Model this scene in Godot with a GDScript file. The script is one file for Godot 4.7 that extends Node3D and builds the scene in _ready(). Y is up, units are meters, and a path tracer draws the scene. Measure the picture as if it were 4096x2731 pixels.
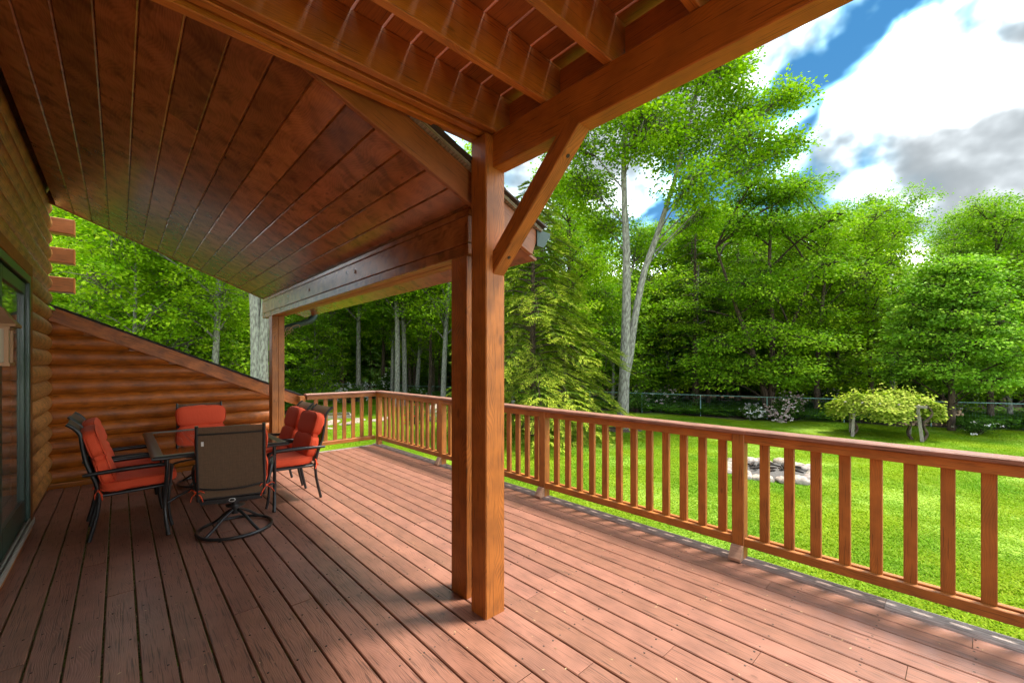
extends Node3D
# A roofed log-house deck with a balcony above it, patio furniture, a lawn and a wood behind. Deck top is y = 0, the lawn is LAWN; metres.
const LAWN := -1.45
const SLOPE := 0.405
var rng := RandomNumberGenerator.new()
var mats := {}
var taken := {}

# ------------------------------------------------------------------ geometry
class Geo:
	var v := PackedVector3Array()
	var n := PackedVector3Array()
	var t := PackedVector2Array()
	var c := PackedColorArray()
	var i := PackedInt32Array()
	var col := Color.WHITE
	func put(p: Vector3, nn: Vector3, uv: Vector2) -> int:
		v.append(p); n.append(nn); t.append(uv); c.append(col)
		return v.size() - 1
	func tri(a: int, b: int, d: int) -> void:
		if (v[d] - v[a]).cross(v[b] - v[a]).dot(n[a] + n[b] + n[d]) >= 0.0:
			i.append(a); i.append(b); i.append(d)
		else:
			i.append(a); i.append(d); i.append(b)
	func quad(a: int, b: int, d: int, e: int) -> void:
		tri(a, b, d); tri(a, d, e)
	func face(ps: Array, nn: Vector3, uvs: Array) -> void:
		var k := []
		for q in ps.size(): k.append(put(ps[q], nn, uvs[q]))
		for q in range(1, ps.size() - 1): tri(k[0], k[q], k[q + 1])
	# a 2D outline (anticlockwise in x, y) swept along z from z0 to z1, in the frame of b at o; u runs along z, v round the outline
	func sweep(outline: PackedVector2Array, z0: float, z1: float, o := Vector3.ZERO, b := Basis(), smooth := false, off := Vector2.ZERO) -> void:
		var m := outline.size()
		var around := off.y
		for k in m:
			var p := outline[k]
			var q := outline[(k + 1) % m]
			var e := q - p
			var n0 := Vector2(e.y, -e.x).normalized()
			var na := n0
			var nb := n0
			if smooth:
				var ep := p - outline[(k + m - 1) % m]
				var eq := outline[(k + 2) % m] - q
				var np := Vector2(ep.y, -ep.x).normalized()
				var nq := Vector2(eq.y, -eq.x).normalized()
				if np.dot(n0) > 0.6: na = (np + n0).normalized()
				if nq.dot(n0) > 0.6: nb = (nq + n0).normalized()
			var wa := b * Vector3(na.x, na.y, 0)
			var wb := b * Vector3(nb.x, nb.y, 0)
			var l := e.length()
			quad(put(o + b * Vector3(p.x, p.y, z0), wa, Vector2(off.x + z0, around)), put(o + b * Vector3(q.x, q.y, z0), wb, Vector2(off.x + z0, around + l)),
				put(o + b * Vector3(q.x, q.y, z1), wb, Vector2(off.x + z1, around + l)), put(o + b * Vector3(p.x, p.y, z1), wa, Vector2(off.x + z1, around)))
			around += l
		for s in [[z0, -1.0], [z1, 1.0]]:
			var ps := []
			var uvs := []
			for p in outline:
				ps.append(o + b * Vector3(p.x, p.y, s[0]))
				uvs.append(Vector2(off.x + p.x * 0.2, off.y + p.y))
			face(ps, b * Vector3(0, 0, s[1]), uvs)
	func box(size: Vector3, o := Vector3.ZERO, b := Basis(), bev := 0.003) -> void:
		sweep(Geo.rect(size.x, size.y, bev), -size.z / 2, size.z / 2, o, b)
	static func rect(w: float, h: float, bev: float) -> PackedVector2Array:
		var x := w / 2
		var y := h / 2
		if bev <= 0.0: return PackedVector2Array([Vector2(-x, -y), Vector2(x, -y), Vector2(x, y), Vector2(-x, y)])
		return PackedVector2Array([Vector2(-x + bev, -y), Vector2(x - bev, -y), Vector2(x, -y + bev), Vector2(x, y - bev), Vector2(x - bev, y), Vector2(-x + bev, y), Vector2(-x, y - bev), Vector2(-x, -y + bev)])
	# a tube through points, smooth round
	func tube(ps: Array, rs: Array, sides := 6, loop := false, squash := 1.0, turn := 0.0) -> void:
		var m := ps.size()
		var first: Vector3 = (ps[1] - ps[0]).normalized()
		var up := Vector3.UP if absf(first.y) < 0.9 else Vector3.RIGHT
		var x := up.cross(first).normalized()
		var rows := []
		var along := 0.0
		for k in (m + 1 if loop else m):
			var p: Vector3 = ps[k % m]
			var a: Vector3 = ps[(k + m - 1) % m] if loop or k > 0 else p
			var d: Vector3 = ps[(k + 1) % m] if loop or k < m - 1 else p
			var dir := (d - a).normalized()
			x = (x - dir * x.dot(dir)).normalized()
			var y := dir.cross(x)
			if k > 0: along += (p - ps[k - 1]).length()
			var row := []
			var r: float = rs[mini(k % m, rs.size() - 1)]
			for s in sides + 1:
				var th := TAU * s / sides + turn
				var nn := x * cos(th) + y * sin(th) * squash
				row.append(put(p + (x * cos(th) + y * sin(th) * squash) * r, nn.normalized(), Vector2(along, r * TAU * s / sides)))
			if rows.size():
				var was: Array = rows[-1]
				for s in sides: quad(was[s], was[s + 1], row[s + 1], row[s])
			rows.append(row)
		if not loop:
			for e in [[0, first * -1.0], [m - 1, (ps[m - 1] - ps[m - 2]).normalized()]]:
				var k0 := put(ps[e[0]], e[1], Vector2.ZERO)
				var ring := []
				for s in sides: ring.append(put(v[rows[e[0]][s]], e[1], Vector2(0.02, s * 0.01)))
				for s in sides: tri(k0, ring[s], ring[(s + 1) % sides])
	# a plump rounded box: the fourth-power ellipsoid of these half sizes
	func pillow(o: Vector3, half: Vector3, b := Basis(), p := 4.0, seg := 9, rough: FastNoiseLite = null, amp := 0.0) -> void:
		for f in 6:
			var at := []
			for a in seg + 1:
				for d in seg + 1:
					var s := tan((2.0 * a / seg - 1.0) * 0.7854)
					var w := tan((2.0 * d / seg - 1.0) * 0.7854)
					var q: Vector3 = [Vector3(1, s, w), Vector3(-1, s, w), Vector3(s, 1, w), Vector3(s, -1, w), Vector3(s, w, 1), Vector3(s, w, -1)][f]
					var k := pow(pow(absf(q.x), p) + pow(absf(q.y), p) + pow(absf(q.z), p), -1.0 / p)
					q *= k
					var g := Vector3(signf(q.x) * pow(absf(q.x), p - 1) / half.x, signf(q.y) * pow(absf(q.y), p - 1) / half.y, signf(q.z) * pow(absf(q.z), p - 1) / half.z).normalized()
					var pos := q * half
					if rough: pos += g * rough.get_noise_3dv(pos + o) * amp
					at.append(put(o + b * pos, (b * g).normalized(), Vector2(pos.x + pos.z, pos.y + pos.z)))
			for a in seg:
				for d in seg:
					quad(at[a * (seg + 1) + d], at[a * (seg + 1) + d + 1], at[(a + 1) * (seg + 1) + d + 1], at[(a + 1) * (seg + 1) + d])
	func leaf(p: Vector3, nn: Vector3, d: Vector3, l: float, w: float, cc: Color) -> void:
		var side := nn.cross(d) * (w * 0.5)
		var k := v.size()
		var m := p + d * (l * 0.45) + nn * (l * 0.07)
		v.append(p); v.append(m + side); v.append(p + d * l); v.append(m - side)
		for q in 4:
			n.append(nn); c.append(cc)
		t.append(Vector2(0, 0)); t.append(Vector2(0, 1)); t.append(Vector2(1, 1)); t.append(Vector2(1, 0))
		i.append(k); i.append(k + 1); i.append(k + 2); i.append(k); i.append(k + 2); i.append(k + 3)
	func mesh(into: ArrayMesh = null) -> ArrayMesh:
		var a := []
		a.resize(Mesh.ARRAY_MAX)
		a[Mesh.ARRAY_VERTEX] = v; a[Mesh.ARRAY_NORMAL] = n; a[Mesh.ARRAY_TEX_UV] = t; a[Mesh.ARRAY_COLOR] = c; a[Mesh.ARRAY_INDEX] = i
		var m := into if into else ArrayMesh.new()
		m.add_surface_from_arrays(Mesh.PRIMITIVE_TRIANGLES, a)
		return m

# ------------------------------------------------------------------ naming and placing
func numbered(called: String) -> String:
	taken[called] = taken.get(called, -1) + 1
	return called if taken[called] == 0 else "%s_%03d" % [called, taken[called]]

func tag(o: Node3D, label: String, category: String, group := "") -> Node3D:
	o.set_meta("label", label)
	o.set_meta("category", category)
	if group: o.set_meta("group", group)
	return o

func thing(called: String, label: String, category: String, at := Vector3.ZERO, turn := 0.0, group := "") -> Node3D:
	var o := Node3D.new()
	o.name = numbered(called)
	add_child(o)
	o.position = at
	o.rotation.y = turn
	return tag(o, label, category, group)

func setting(called: String) -> Node3D:
	var o := Node3D.new()
	o.name = called
	add_child(o)
	o.set_meta("kind", "structure")
	return o

func part(called: String, g, m: Material, parent: Node, at := Vector3.ZERO, b := Basis()) -> MeshInstance3D:
	var o := MeshInstance3D.new()
	o.name = called
	o.mesh = g.mesh() if g is Geo else g
	o.material_override = m
	parent.add_child(o, true)
	o.transform = Transform3D(b, at)
	return o

func top(called: String, g, m: Material, label: String, category: String, at := Vector3.ZERO, group := "") -> MeshInstance3D:
	var o := part(numbered(called), g, m, self, at)
	tag(o, label, category, group)
	return o

func tone(lo := 0.8, hi := 1.0) -> Color:
	var k := rng.randf_range(lo, hi)
	return Color(k, k * rng.randf_range(0.97, 1.0), k * rng.randf_range(0.94, 1.0))

# a sawn piece: size.z is its length, grain along it
func timber(called: String, parent: Node, m: Material, size: Vector3, at: Vector3, b := Basis(), bev := 0.004, tint := Color.WHITE) -> MeshInstance3D:
	var g := Geo.new()
	g.col = tint if tint != Color.WHITE else tone()
	g.sweep(Geo.rect(size.x, size.y, bev), -size.z / 2, size.z / 2, Vector3.ZERO, Basis(), false, Vector2(rng.randf() * 7.0, rng.randf_range(0.02, 0.45)))
	return part(called, g, m, parent, at, b)

const ALONG_X := Basis(Vector3(0, 0, -1), Vector3(0, 1, 0), Vector3(1, 0, 0))   # length along x, local x towards -z
const ALONG_Y := Basis(Vector3(1, 0, 0), Vector3(0, 0, -1), Vector3(0, 1, 0))   # length along y

# ------------------------------------------------------------------ textures and materials
func noise(seed_: int, freq: float, octaves := 1, kind := FastNoiseLite.TYPE_SIMPLEX_SMOOTH) -> FastNoiseLite:
	var n := FastNoiseLite.new()
	n.seed = seed_
	n.frequency = freq
	n.noise_type = kind
	n.fractal_type = FastNoiseLite.FRACTAL_FBM if octaves > 1 else FastNoiseLite.FRACTAL_NONE
	n.fractal_octaves = octaves
	return n

# wood 2 m long and 0.5 m round: [colour multiplier, relief]
func wood(seed_: int, rings: float, ring_depth: float, warp: float, fibre: float, blotch: float, knots: int, checks: float, smudge := 0.0, w := 1024, h := 384) -> Array:
	var r := RandomNumberGenerator.new()
	r.seed = seed_
	var n1 := noise(seed_, 1.0)
	var n2 := noise(seed_ + 1, 1.0)
	var n3 := noise(seed_ + 2, 1.0)
	var im := Image.create(w, h, false, Image.FORMAT_RGB8)
	var hm := Image.create(w, h, false, Image.FORMAT_L8)
	var ks := []
	for k in knots: ks.append([r.randf() * 2.0, r.randf() * 0.5, r.randf_range(0.008, 0.02)])
	for x in w:
		var th := TAU * x / w
		var cx := cos(th) * 0.318
		var cy := sin(th) * 0.318
		var u := 2.0 * x / w
		for y in h:
			var v := 0.5 * y / h
			var q := v * rings + n1.get_noise_3d(cx * 2.2, cy * 2.2, v * 5.0) * warp
			var dark := 1.0
			for k in ks:
				var du := fposmod(u - k[0] + 1.0, 2.0) - 1.0
				var dv := fposmod(v - k[1] + 0.25, 0.5) - 0.25
				if absf(du) < 0.14 and absf(dv) < 0.07:
					var e := sqrt(du * du * 0.22 + dv * dv) / float(k[2])
					q += 2.2 * exp(-e * e * 0.35)
					if e < 1.25: dark *= lerpf(0.6, 1.0, smoothstep(0.4, 1.25, e))
			var f := q - floorf(q)
			var ring := smoothstep(0.15, 0.85, f) * (1.0 - smoothstep(0.9, 1.0, f))
			var fib := n2.get_noise_3d(cx * 4.0, cy * 4.0, v * 300.0) + 0.5 * n2.get_noise_3d(cx * 10.0, cy * 10.0, v * 700.0)
			var blo := n3.get_noise_3d(cx * 5.0, cy * 5.0, v * 5.0) + 0.4 * n3.get_noise_3d(cx * 16.0, cy * 16.0, v * 22.0)
			if smudge > 0.0: dark *= 1.0 - smudge * smoothstep(0.2, 0.62, n1.get_noise_3d(cx * 8.0 + 30.0, cy * 8.0, v * 7.0 + u * 3.0))
			var crack := 0.0
			if checks > 0.0: crack = smoothstep(0.62 - checks, 0.78 - checks, n3.get_noise_3d(cx * 3.6 + 40.0, cy * 3.6, v * 150.0))
			var val := clampf((0.82 - ring_depth * (ring - 0.4) + fibre * fib + blotch * blo) * dark * (1.0 - 0.55 * crack), 0.05, 1.0)
			var g := pow(val, 0.4545)
			im.set_pixel(x, y, Color(g, g, g))
			hm.set_pixel(x, y, Color(clampf(0.6 - ring * 0.22 * signf(ring_depth) + fib * 0.16 - crack * 0.55, 0.0, 1.0), 0, 0))
	return [ImageTexture.create_from_image(im), ImageTexture.create_from_image(hm)]

func lin(r: float, g: float, b: float, a := 1.0) -> Color:
	var k := Color(r, g, b).linear_to_srgb()
	k.a = a
	return k

func mat(called: String, c: Color, rough := 0.6, tex: Array = [], relief := 0.0, metal := 0.0) -> StandardMaterial3D:
	var m := StandardMaterial3D.new()
	m.resource_name = called
	m.albedo_color = c
	m.roughness = rough
	m.metallic = metal
	m.vertex_color_use_as_albedo = true
	if tex.size():
		m.albedo_texture = tex[0]
		m.uv1_scale = Vector3(0.5, 2.0, 1)
		if relief > 0.0:
			m.heightmap_enabled = true
			m.heightmap_texture = tex[1]
			m.heightmap_scale = relief
	mats[called] = m
	return m

func leaf_mat(called: String, glow: Color) -> StandardMaterial3D:
	var m := mat(called, Color.WHITE, 0.6)
	m.metallic_specular = 0.2
	m.backlight_enabled = true
	m.backlight = glow
	m.cull_mode = BaseMaterial3D.CULL_DISABLED
	return m

func tile_noise(seed_: int, freq: float, cols: Array, size := 512, octaves := 4) -> NoiseTexture2D:
	var t := NoiseTexture2D.new()
	t.width = size
	t.height = size
	t.seamless = true
	t.noise = noise(seed_, freq, octaves)
	var g := Gradient.new()
	g.offsets = PackedFloat32Array()
	g.colors = PackedColorArray()
	for k in cols.size(): g.add_point(float(k) / (cols.size() - 1), cols[k])
	t.color_ramp = g
	return t

func make_materials() -> void:
	var paint := wood(11, 90.0, 0.11, 4.0, 0.07, 0.14, 2, 0.17)
	var knotty := wood(21, 60.0, 0.13, 4.0, 0.10, 0.24, 10, 0.0, 0.28)
	var sawn := wood(31, 120.0, 0.16, 5.0, 0.10, 0.16, 2, 0.06)
	var bold := wood(41, 95.0, 0.28, 5.0, 0.10, 0.18, 4, 0.13)
	var logs := wood(61, 70.0, 0.14, 4.5, 0.12, 0.26, 11, 0.16)
	var grey := wood(51, 40.0, 0.25, 1.0, 0.25, 0.2, 3, 0.2)
	mat("deck_paint", lin(0.30, 0.133, 0.090), 0.40, paint, 0.10)
	mat("deck_worn", lin(0.32, 0.142, 0.097), 0.44, sawn, 0.10)
	mat("edge_grey", lin(0.46, 0.37, 0.34), 0.7, grey, 0.14)
	mat("rail_stain", lin(0.47, 0.158, 0.026), 0.55, sawn, 0.08)
	mat("cap_stain", lin(0.33, 0.145, 0.095), 0.5, grey, 0.12)
	mat("post_stain", lin(0.48, 0.160, 0.025), 0.5, bold, 0.12)
	mat("ceiling_stain", lin(0.48, 0.180, 0.062), 0.22, knotty, 0.02)
	mat("joist_stain", lin(0.56, 0.185, 0.026), 0.5, sawn, 0.06)
	mat("underside_stain", lin(0.48, 0.145, 0.022), 0.6, sawn, 0.05)
	mat("log_gold", lin(0.64, 0.30, 0.085), 0.42, logs, 0.16)
	mat("log_red", lin(0.56, 0.152, 0.013), 0.42, logs, 0.12)
	mat("rake_stain", lin(0.36, 0.125, 0.04), 0.45, sawn, 0.06)
	mat("block_tan", lin(0.40, 0.225, 0.15), 0.6, sawn, 0.06)
	mat("weathered", lin(0.36, 0.32, 0.26), 0.85, grey, 0.2)
	mat("green_paint", lin(0.022, 0.055, 0.035), 0.3)
	mat("gutter_green", lin(0.02, 0.05, 0.042), 0.5)
	mat("aluminium", lin(0.55, 0.54, 0.48), 0.4, [], 0.0, 0.3)
	mat("copper", lin(0.30, 0.165, 0.085), 0.45, [], 0.0, 0.35)
	mat("shingle", lin(0.055, 0.05, 0.048), 0.95)
	mat("black_metal", lin(0.018, 0.017, 0.017), 0.32, [], 0.0, 0.1)
	mat("plastic_white", lin(0.7, 0.69, 0.66), 0.4)
	mat("screw", lin(0.03, 0.022, 0.018), 0.6)
	mat("room", lin(0.25, 0.2, 0.15), 0.8)
	mat("stone_tile", lin(0.42, 0.36, 0.29), 0.4)
	mat("ash", lin(0.09, 0.08, 0.075), 1.0)
	mat("soil", lin(0.075, 0.042, 0.025), 1.0)
	mat("fence_metal", lin(0.16, 0.28, 0.26), 0.4, [], 0.0, 0.3)
	var glass := mat("glass", Color(0.8, 0.9, 0.85, 0.06), 0.02)
	glass.transparency = BaseMaterial3D.TRANSPARENCY_ALPHA
	var smoked := mat("table_glass", Color(0.16, 0.13, 0.11, 0.32), 0.03)
	smoked.transparency = BaseMaterial3D.TRANSPARENCY_ALPHA
	var sling := mat("sling", lin(0.20, 0.118, 0.062, 0.80), 0.8)
	sling.transparency = BaseMaterial3D.TRANSPARENCY_ALPHA
	var cloth_im := Image.create(128, 128, false, Image.FORMAT_RGB8)
	var slub := noise(74, 0.06, 3)
	for x in 128:
		for y in 128:
			var k := 0.84 + 0.10 * sin(x * TAU / 4.0) * sin(y * TAU / 4.0) + 0.09 * slub.get_noise_2d(x * 0.15, y * 2.0) + 0.07 * slub.get_noise_2d(x * 2.0 + 300.0, y * 0.15)
			cloth_im.set_pixel(x, y, Color(k, k, k))
	sling.albedo_texture = ImageTexture.create_from_image(cloth_im)
	sling.uv1_scale = Vector3(8, 8, 1)
	var cloth := mat("red_cloth", lin(0.85, 0.085, 0.02), 0.8)
	cloth.rim_enabled = true
	cloth.rim = 0.2
	cloth.rim_tint = 0.6
	var weave := tile_noise(71, 0.11, [Color(0.86, 0.86, 0.86), Color(1, 1, 1)], 256, 3)
	cloth.albedo_texture = weave
	cloth.uv1_scale = Vector3(6, 6, 1)
	cloth.heightmap_enabled = true
	cloth.heightmap_texture = tile_noise(72, 0.02, [Color.BLACK, Color.WHITE], 256, 4)
	cloth.heightmap_scale = 0.12
	for a in [["bark_grey", [Color(0.33, 0.31, 0.28), Color(0.45, 0.43, 0.40), Color(0.56, 0.55, 0.51), Color(0.60, 0.61, 0.52)]], ["bark_brown", [Color(0.16, 0.12, 0.09), Color(0.29, 0.23, 0.18), Color(0.42, 0.35, 0.28)]]]:
		var b := mat(a[0], Color.WHITE, 0.95)
		b.albedo_texture = tile_noise(81, 0.028, a[1], 256, 5)
		b.uv1_scale = Vector3(0.45, 1.3, 1)
		b.heightmap_enabled = true
		b.heightmap_texture = tile_noise(82, 0.05, [Color.BLACK, Color.WHITE], 256, 4)
		b.heightmap_scale = 1.0
	var rock := mat("rock", Color.WHITE, 0.9)
	rock.albedo_texture = tile_noise(91, 0.02, [Color(0.30, 0.28, 0.27), Color(0.55, 0.50, 0.46), Color(0.72, 0.68, 0.64), Color(0.55, 0.46, 0.38)], 256, 5)
	rock.uv1_triplanar = true
	rock.uv1_scale = Vector3(1.3, 1.3, 1.3)
	var cut := mat("cut_wood", lin(0.42, 0.29, 0.18), 0.9)
	cut.vertex_color_use_as_albedo = true
	leaf_mat("leaf", Color(0.75, 0.85, 0.35))
	leaf_mat("needle", Color(0.45, 0.55, 0.3))
	leaf_mat("petal", Color(0.5, 0.5, 0.5))
	leaf_mat("blade", Color(0.70, 0.80, 0.30))

# ------------------------------------------------------------------ sky
var sky_big: FastNoiseLite
var sky_fine: FastNoiseLite
var sky_edge: FastNoiseLite
var sky_streak: FastNoiseLite

# how much cloud there is in a direction (degrees)
func cloud(azd: float, eld: float) -> float:
	var el := deg_to_rad(eld)
	var az := deg_to_rad(azd)
	var k := cos(el) / (sin(el) + 0.16)
	var px := sin(az) * k
	var pz := -cos(az) * k
	var fine := sky_fine.get_noise_2d(px * 2.0, pz * 2.0)
	var d := sky_big.get_noise_2d(px, pz) * 1.9 + 0.8 + fine * 0.3
	# the broken bank of cumulus on the +x side, with its clear lane
	var near := smoothstep(36.0, 20.0, absf(azd - 77.0)) * smoothstep(56.0, 42.0, eld)
	if near > 0.0:
		var s := (azd - 71.0) * -0.527 + (eld - 22.7) * 0.85
		var a := (azd - 71.0) * 0.85 + (eld - 22.7) * 0.527
		var e := sky_edge.get_noise_2d(azd, eld * 1.15) * 5.0
		var upper := (s - 3.0 + e * 0.8) * 0.22
		var lower := minf((-s - 2.6 + e) * 0.24, (a - 6.0 + e) * 0.24)
		var bank := (14.5 - eld + e * 0.6) * 0.25
		var wisp := 0.7 * sky_streak.get_noise_2d(azd * 0.10 + eld * 0.05, eld * 0.34 - azd * 0.08) - 0.16
		d = lerpf(d, minf(1.9, maxf(maxf(maxf(upper, lower), bank), wisp)) + fine * 0.2, near)
	return d

func cloud_sky() -> ImageTexture:
	var w := 2560
	var h := 1280
	var im := Image.create(w, h, false, Image.FORMAT_RGBF)
	sky_big = noise(5, 0.5, 6)
	sky_fine = noise(6, 2.2, 5)
	sky_edge = noise(7, 0.09, 6)
	sky_streak = noise(8, 0.5, 4)
	var mottle := noise(9, 0.12, 4)
	im.fill(Color(0.10, 0.115, 0.10))
	for y in range(0, h / 2 + 2):
		var el := PI / 2 - PI * (y + 0.5) / h
		var eld := rad_to_deg(el)
		var low := pow(clampf(1.0 - sin(el), 0, 1), 3.0)
		var blue := Color(0.0062, 0.0272, 0.0605).lerp(Color(0.0215, 0.051, 0.084), low)
		var blue_log := Vector3(log(blue.r), log(blue.g), log(blue.b))
		for x in w:
			var azd := 360.0 * (x + 0.5) / w
			if azd > 180.0: azd -= 360.0
			var d := cloud(azd, eld)
			var lit := d - cloud(azd + 0.8, minf(90.0, eld + 2.2))
			var cover := 1.0 - exp(-3.2 * maxf(0.0, d + 0.16))
			var glow := 1.3 * lit + 0.6 * mottle.get_noise_2d(azd * 0.6, eld * 0.9) + 0.22 * sky_fine.get_noise_2d(azd * 0.22, eld * 0.3) - 0.5 * maxf(0.0, d - 0.1) + 0.16
			glow = 1.0 / (1.0 + exp(-3.0 * glow))
			var c := blue_log.lerp(Vector3(-3.2, -3.1, -3.04).lerp(Vector3(0.95, 0.94, 0.92), glow), cover)
			im.set_pixel(x, y, Color(exp(c.x), exp(c.y), exp(c.z)))
	return ImageTexture.create_from_image(im)

# ------------------------------------------------------------------ run
func _ready() -> void:
	rng.seed = 4
	var cam := Camera3D.new()
	cam.name = "camera"
	add_child(cam)
	cam.position = Vector3(0, 1.55, 0)
	cam.rotation.y = -atan(1574.0 / 1690.0)
	cam.projection = Camera3D.PROJECTION_FRUSTUM
	cam.near = 0.05
	cam.far = 400.0
	cam.size = 2.0 * 0.05 * 1365.5 / 1690.0
	cam.frustum_offset = Vector2(0, 0.05 * 87.5 / 1690.0)
	cam.current = true
	var env := Environment.new()
	env.background_mode = Environment.BG_SKY
	env.sky = Sky.new()
	var pano := PanoramaSkyMaterial.new()
	pano.panorama = cloud_sky()
	env.sky.sky_material = pano
	env.tonemap_mode = Environment.TONE_MAPPER_LINEAR
	env.tonemap_exposure = 10.8
	env.sdfgi_enabled = true
	env.ssao_enabled = true
	env.ssil_enabled = true
	var we := WorldEnvironment.new()
	we.name = "environment"
	we.environment = env
	add_child(we)
	var sun := DirectionalLight3D.new()
	sun.name = "sun"
	add_child(sun)
	sun.look_at_from_position(Vector3.ZERO, Vector3(-0.343, -0.919, -0.197), Vector3(0, 0, -1))
	sun.light_energy = 0.28
	sun.light_color = Color(1.0, 0.965, 0.90)
	sun.light_angular_distance = 10.0
	sun.shadow_enabled = true
	make_materials()
	ground()
	deck()
	house()
	porch_roof()
	lean_to()
	balcony()
	railings()
	furniture()
	garden()
	trees()
	print("built")

# ------------------------------------------------------------------ ground
func fence_x(z: float) -> float:
	var ps := [Vector2(2.8, -68.4), Vector2(11.5, -43.95), Vector2(18.76, -27.2), Vector2(21.86, -17.36), Vector2(25.4, -7.4), Vector2(29.6, 1.72), Vector2(38, 25), Vector2(50, 60)]
	if z <= ps[0].y: return 2.8
	for k in ps.size() - 1:
		if z <= ps[k + 1].y: return lerpf(ps[k].x, ps[k + 1].x, (z - ps[k].y) / (ps[k + 1].y - ps[k].y))
	return 50.0

func lift(x: float, z: float) -> float:
	return 0.05 * sin(x * 0.31 + 1.0) * sin(z * 0.27) + 0.025 * sin(x * 0.9) * sin(z * 0.8 + 2.0)

func sheet(x0: float, x1: float, z0: float, z1: float, step: float, y: float, uv: float, shade: FastNoiseLite, keep: Callable) -> Geo:
	var g := Geo.new()
	var nx := int((x1 - x0) / step)
	var nz := int((z1 - z0) / step)
	var at := {}
	for a in nx + 1:
		for b in nz + 1:
			var p := Vector3(x0 + a * step, 0, z0 + b * step)
			p.y = y + lift(p.x, p.z)
			var k := 0.86 + 0.14 * shade.get_noise_2d(p.x, p.z)
			g.col = Color(k, k * (0.98 + 0.05 * shade.get_noise_2d(p.z + 70.0, p.x)), k)
			at[a * 10000 + b] = g.put(p, Vector3.UP, Vector2(p.x, p.z) * uv)
	for a in nx:
		for b in nz:
			if keep.call(x0 + (a + 0.5) * step, z0 + (b + 0.5) * step):
				g.quad(at[a * 10000 + b], at[(a + 1) * 10000 + b], at[(a + 1) * 10000 + b + 1], at[a * 10000 + b + 1])
	return g

func ground() -> void:
	var shade := noise(3, 0.12, 4)
	var turf := mat("turf", Color.WHITE, 0.95)
	turf.albedo_texture = tile_noise(101, 0.045, [lin(0.11, 0.20, 0.010), lin(0.17, 0.29, 0.013), lin(0.23, 0.36, 0.018), lin(0.30, 0.40, 0.03)], 512, 5)
	turf.heightmap_enabled = true
	turf.heightmap_texture = tile_noise(102, 0.06, [Color.BLACK, Color.WHITE], 256, 4)
	turf.heightmap_scale = 3.0
	var lawn := part("lawn", sheet(-60, 120, -120, 80, 2.0, LAWN, 0.42, shade, func(_x, _z): return true), turf, self)
	lawn.set_meta("kind", "structure")
	var litter := mat("litter", Color.WHITE, 1.0)
	litter.albedo_texture = tile_noise(103, 0.05, [lin(0.03, 0.022, 0.014), lin(0.075, 0.048, 0.026), lin(0.13, 0.075, 0.035), lin(0.05, 0.07, 0.02)], 512, 5)
	litter.heightmap_enabled = true
	litter.heightmap_texture = tile_noise(104, 0.06, [Color.BLACK, Color.WHITE], 256, 4)
	litter.heightmap_scale = 4.0
	var woods := part("forest_floor", sheet(-50, 110, -110, 70, 1.0, LAWN + 0.02, 0.35, shade, func(x, z): return x > fence_x(z) + 0.6 * sin(z * 0.9) or (z < -27.0 + 0.8 * sin(x) and x < 9.0 + sin(z))), litter, self)
	woods.set_meta("kind", "structure")
	# mown grass standing on the lawn
	var tuft := Geo.new()
	var r := RandomNumberGenerator.new()
	r.seed = 77
	for k in 70:
		var p := Vector3(r.randf_range(-0.2, 0.2), -0.01, r.randf_range(-0.2, 0.2))
		var th := r.randf() * TAU
		var d := Vector3(cos(th), r.randf_range(0.25, 1.0), sin(th)).normalized()
		var side := d.cross(Vector3.UP).normalized()
		var s := r.randf_range(0.75, 1.0)
		tuft.leaf(p, side.cross(d).normalized(), d, r.randf_range(0.03, 0.07), r.randf_range(0.010, 0.02), Color(0.31 * s, 0.44 * s, 0.022 * s))
	var spots := []
	for k in 90000:
		var x := 3.9 + pow(r.randf(), 1.5) * 26.0
		var z := r.randf_range(-34.0, 9.0)
		if x > fence_x(z) - 0.3 or (z < -27.0 and x < 9.0): continue
		if Vector2(x - 12.95, (z + 3.65)).length() < 1.15: continue
		spots.append(Transform3D(Basis(Vector3.UP, r.randf() * TAU).scaled(Vector3.ONE * r.randf_range(0.7, 1.25)), Vector3(x, LAWN + lift(x, z), z)))
	for k in 5000:
		var z := r.randf_range(-27.0, -8.1)
		var x := r.randf_range(1.0, 4.2)
		spots.append(Transform3D(Basis(Vector3.UP, r.randf() * TAU).scaled(Vector3.ONE * r.randf_range(0.7, 1.25)), Vector3(x, LAWN + lift(x, z), z)))
	var mm := MultiMesh.new()
	mm.transform_format = MultiMesh.TRANSFORM_3D
	mm.use_colors = true
	mm.mesh = tuft.mesh()
	mm.instance_count = spots.size()
	for k in spots.size():
		mm.set_instance_transform(k, spots[k])
		var o: Vector3 = spots[k].origin
		var q := shade.get_noise_2d(o.x * 3.0, o.z * 3.0)
		mm.set_instance_color(k, Color(clampf(0.80 + q * 0.5 + r.randf_range(-0.06, 0.06), 0.45, 1), clampf(0.86 + q * 0.22 + r.randf_range(-0.05, 0.05), 0.5, 1), 0.8))
	var gr := MultiMeshInstance3D.new()
	gr.name = "grass"
	gr.multimesh = mm
	gr.material_override = mats.blade
	add_child(gr)
	tag(gr, "short bright green mown grass covering the lawn", "grass")
	gr.set_meta("kind", "stuff")

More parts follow.
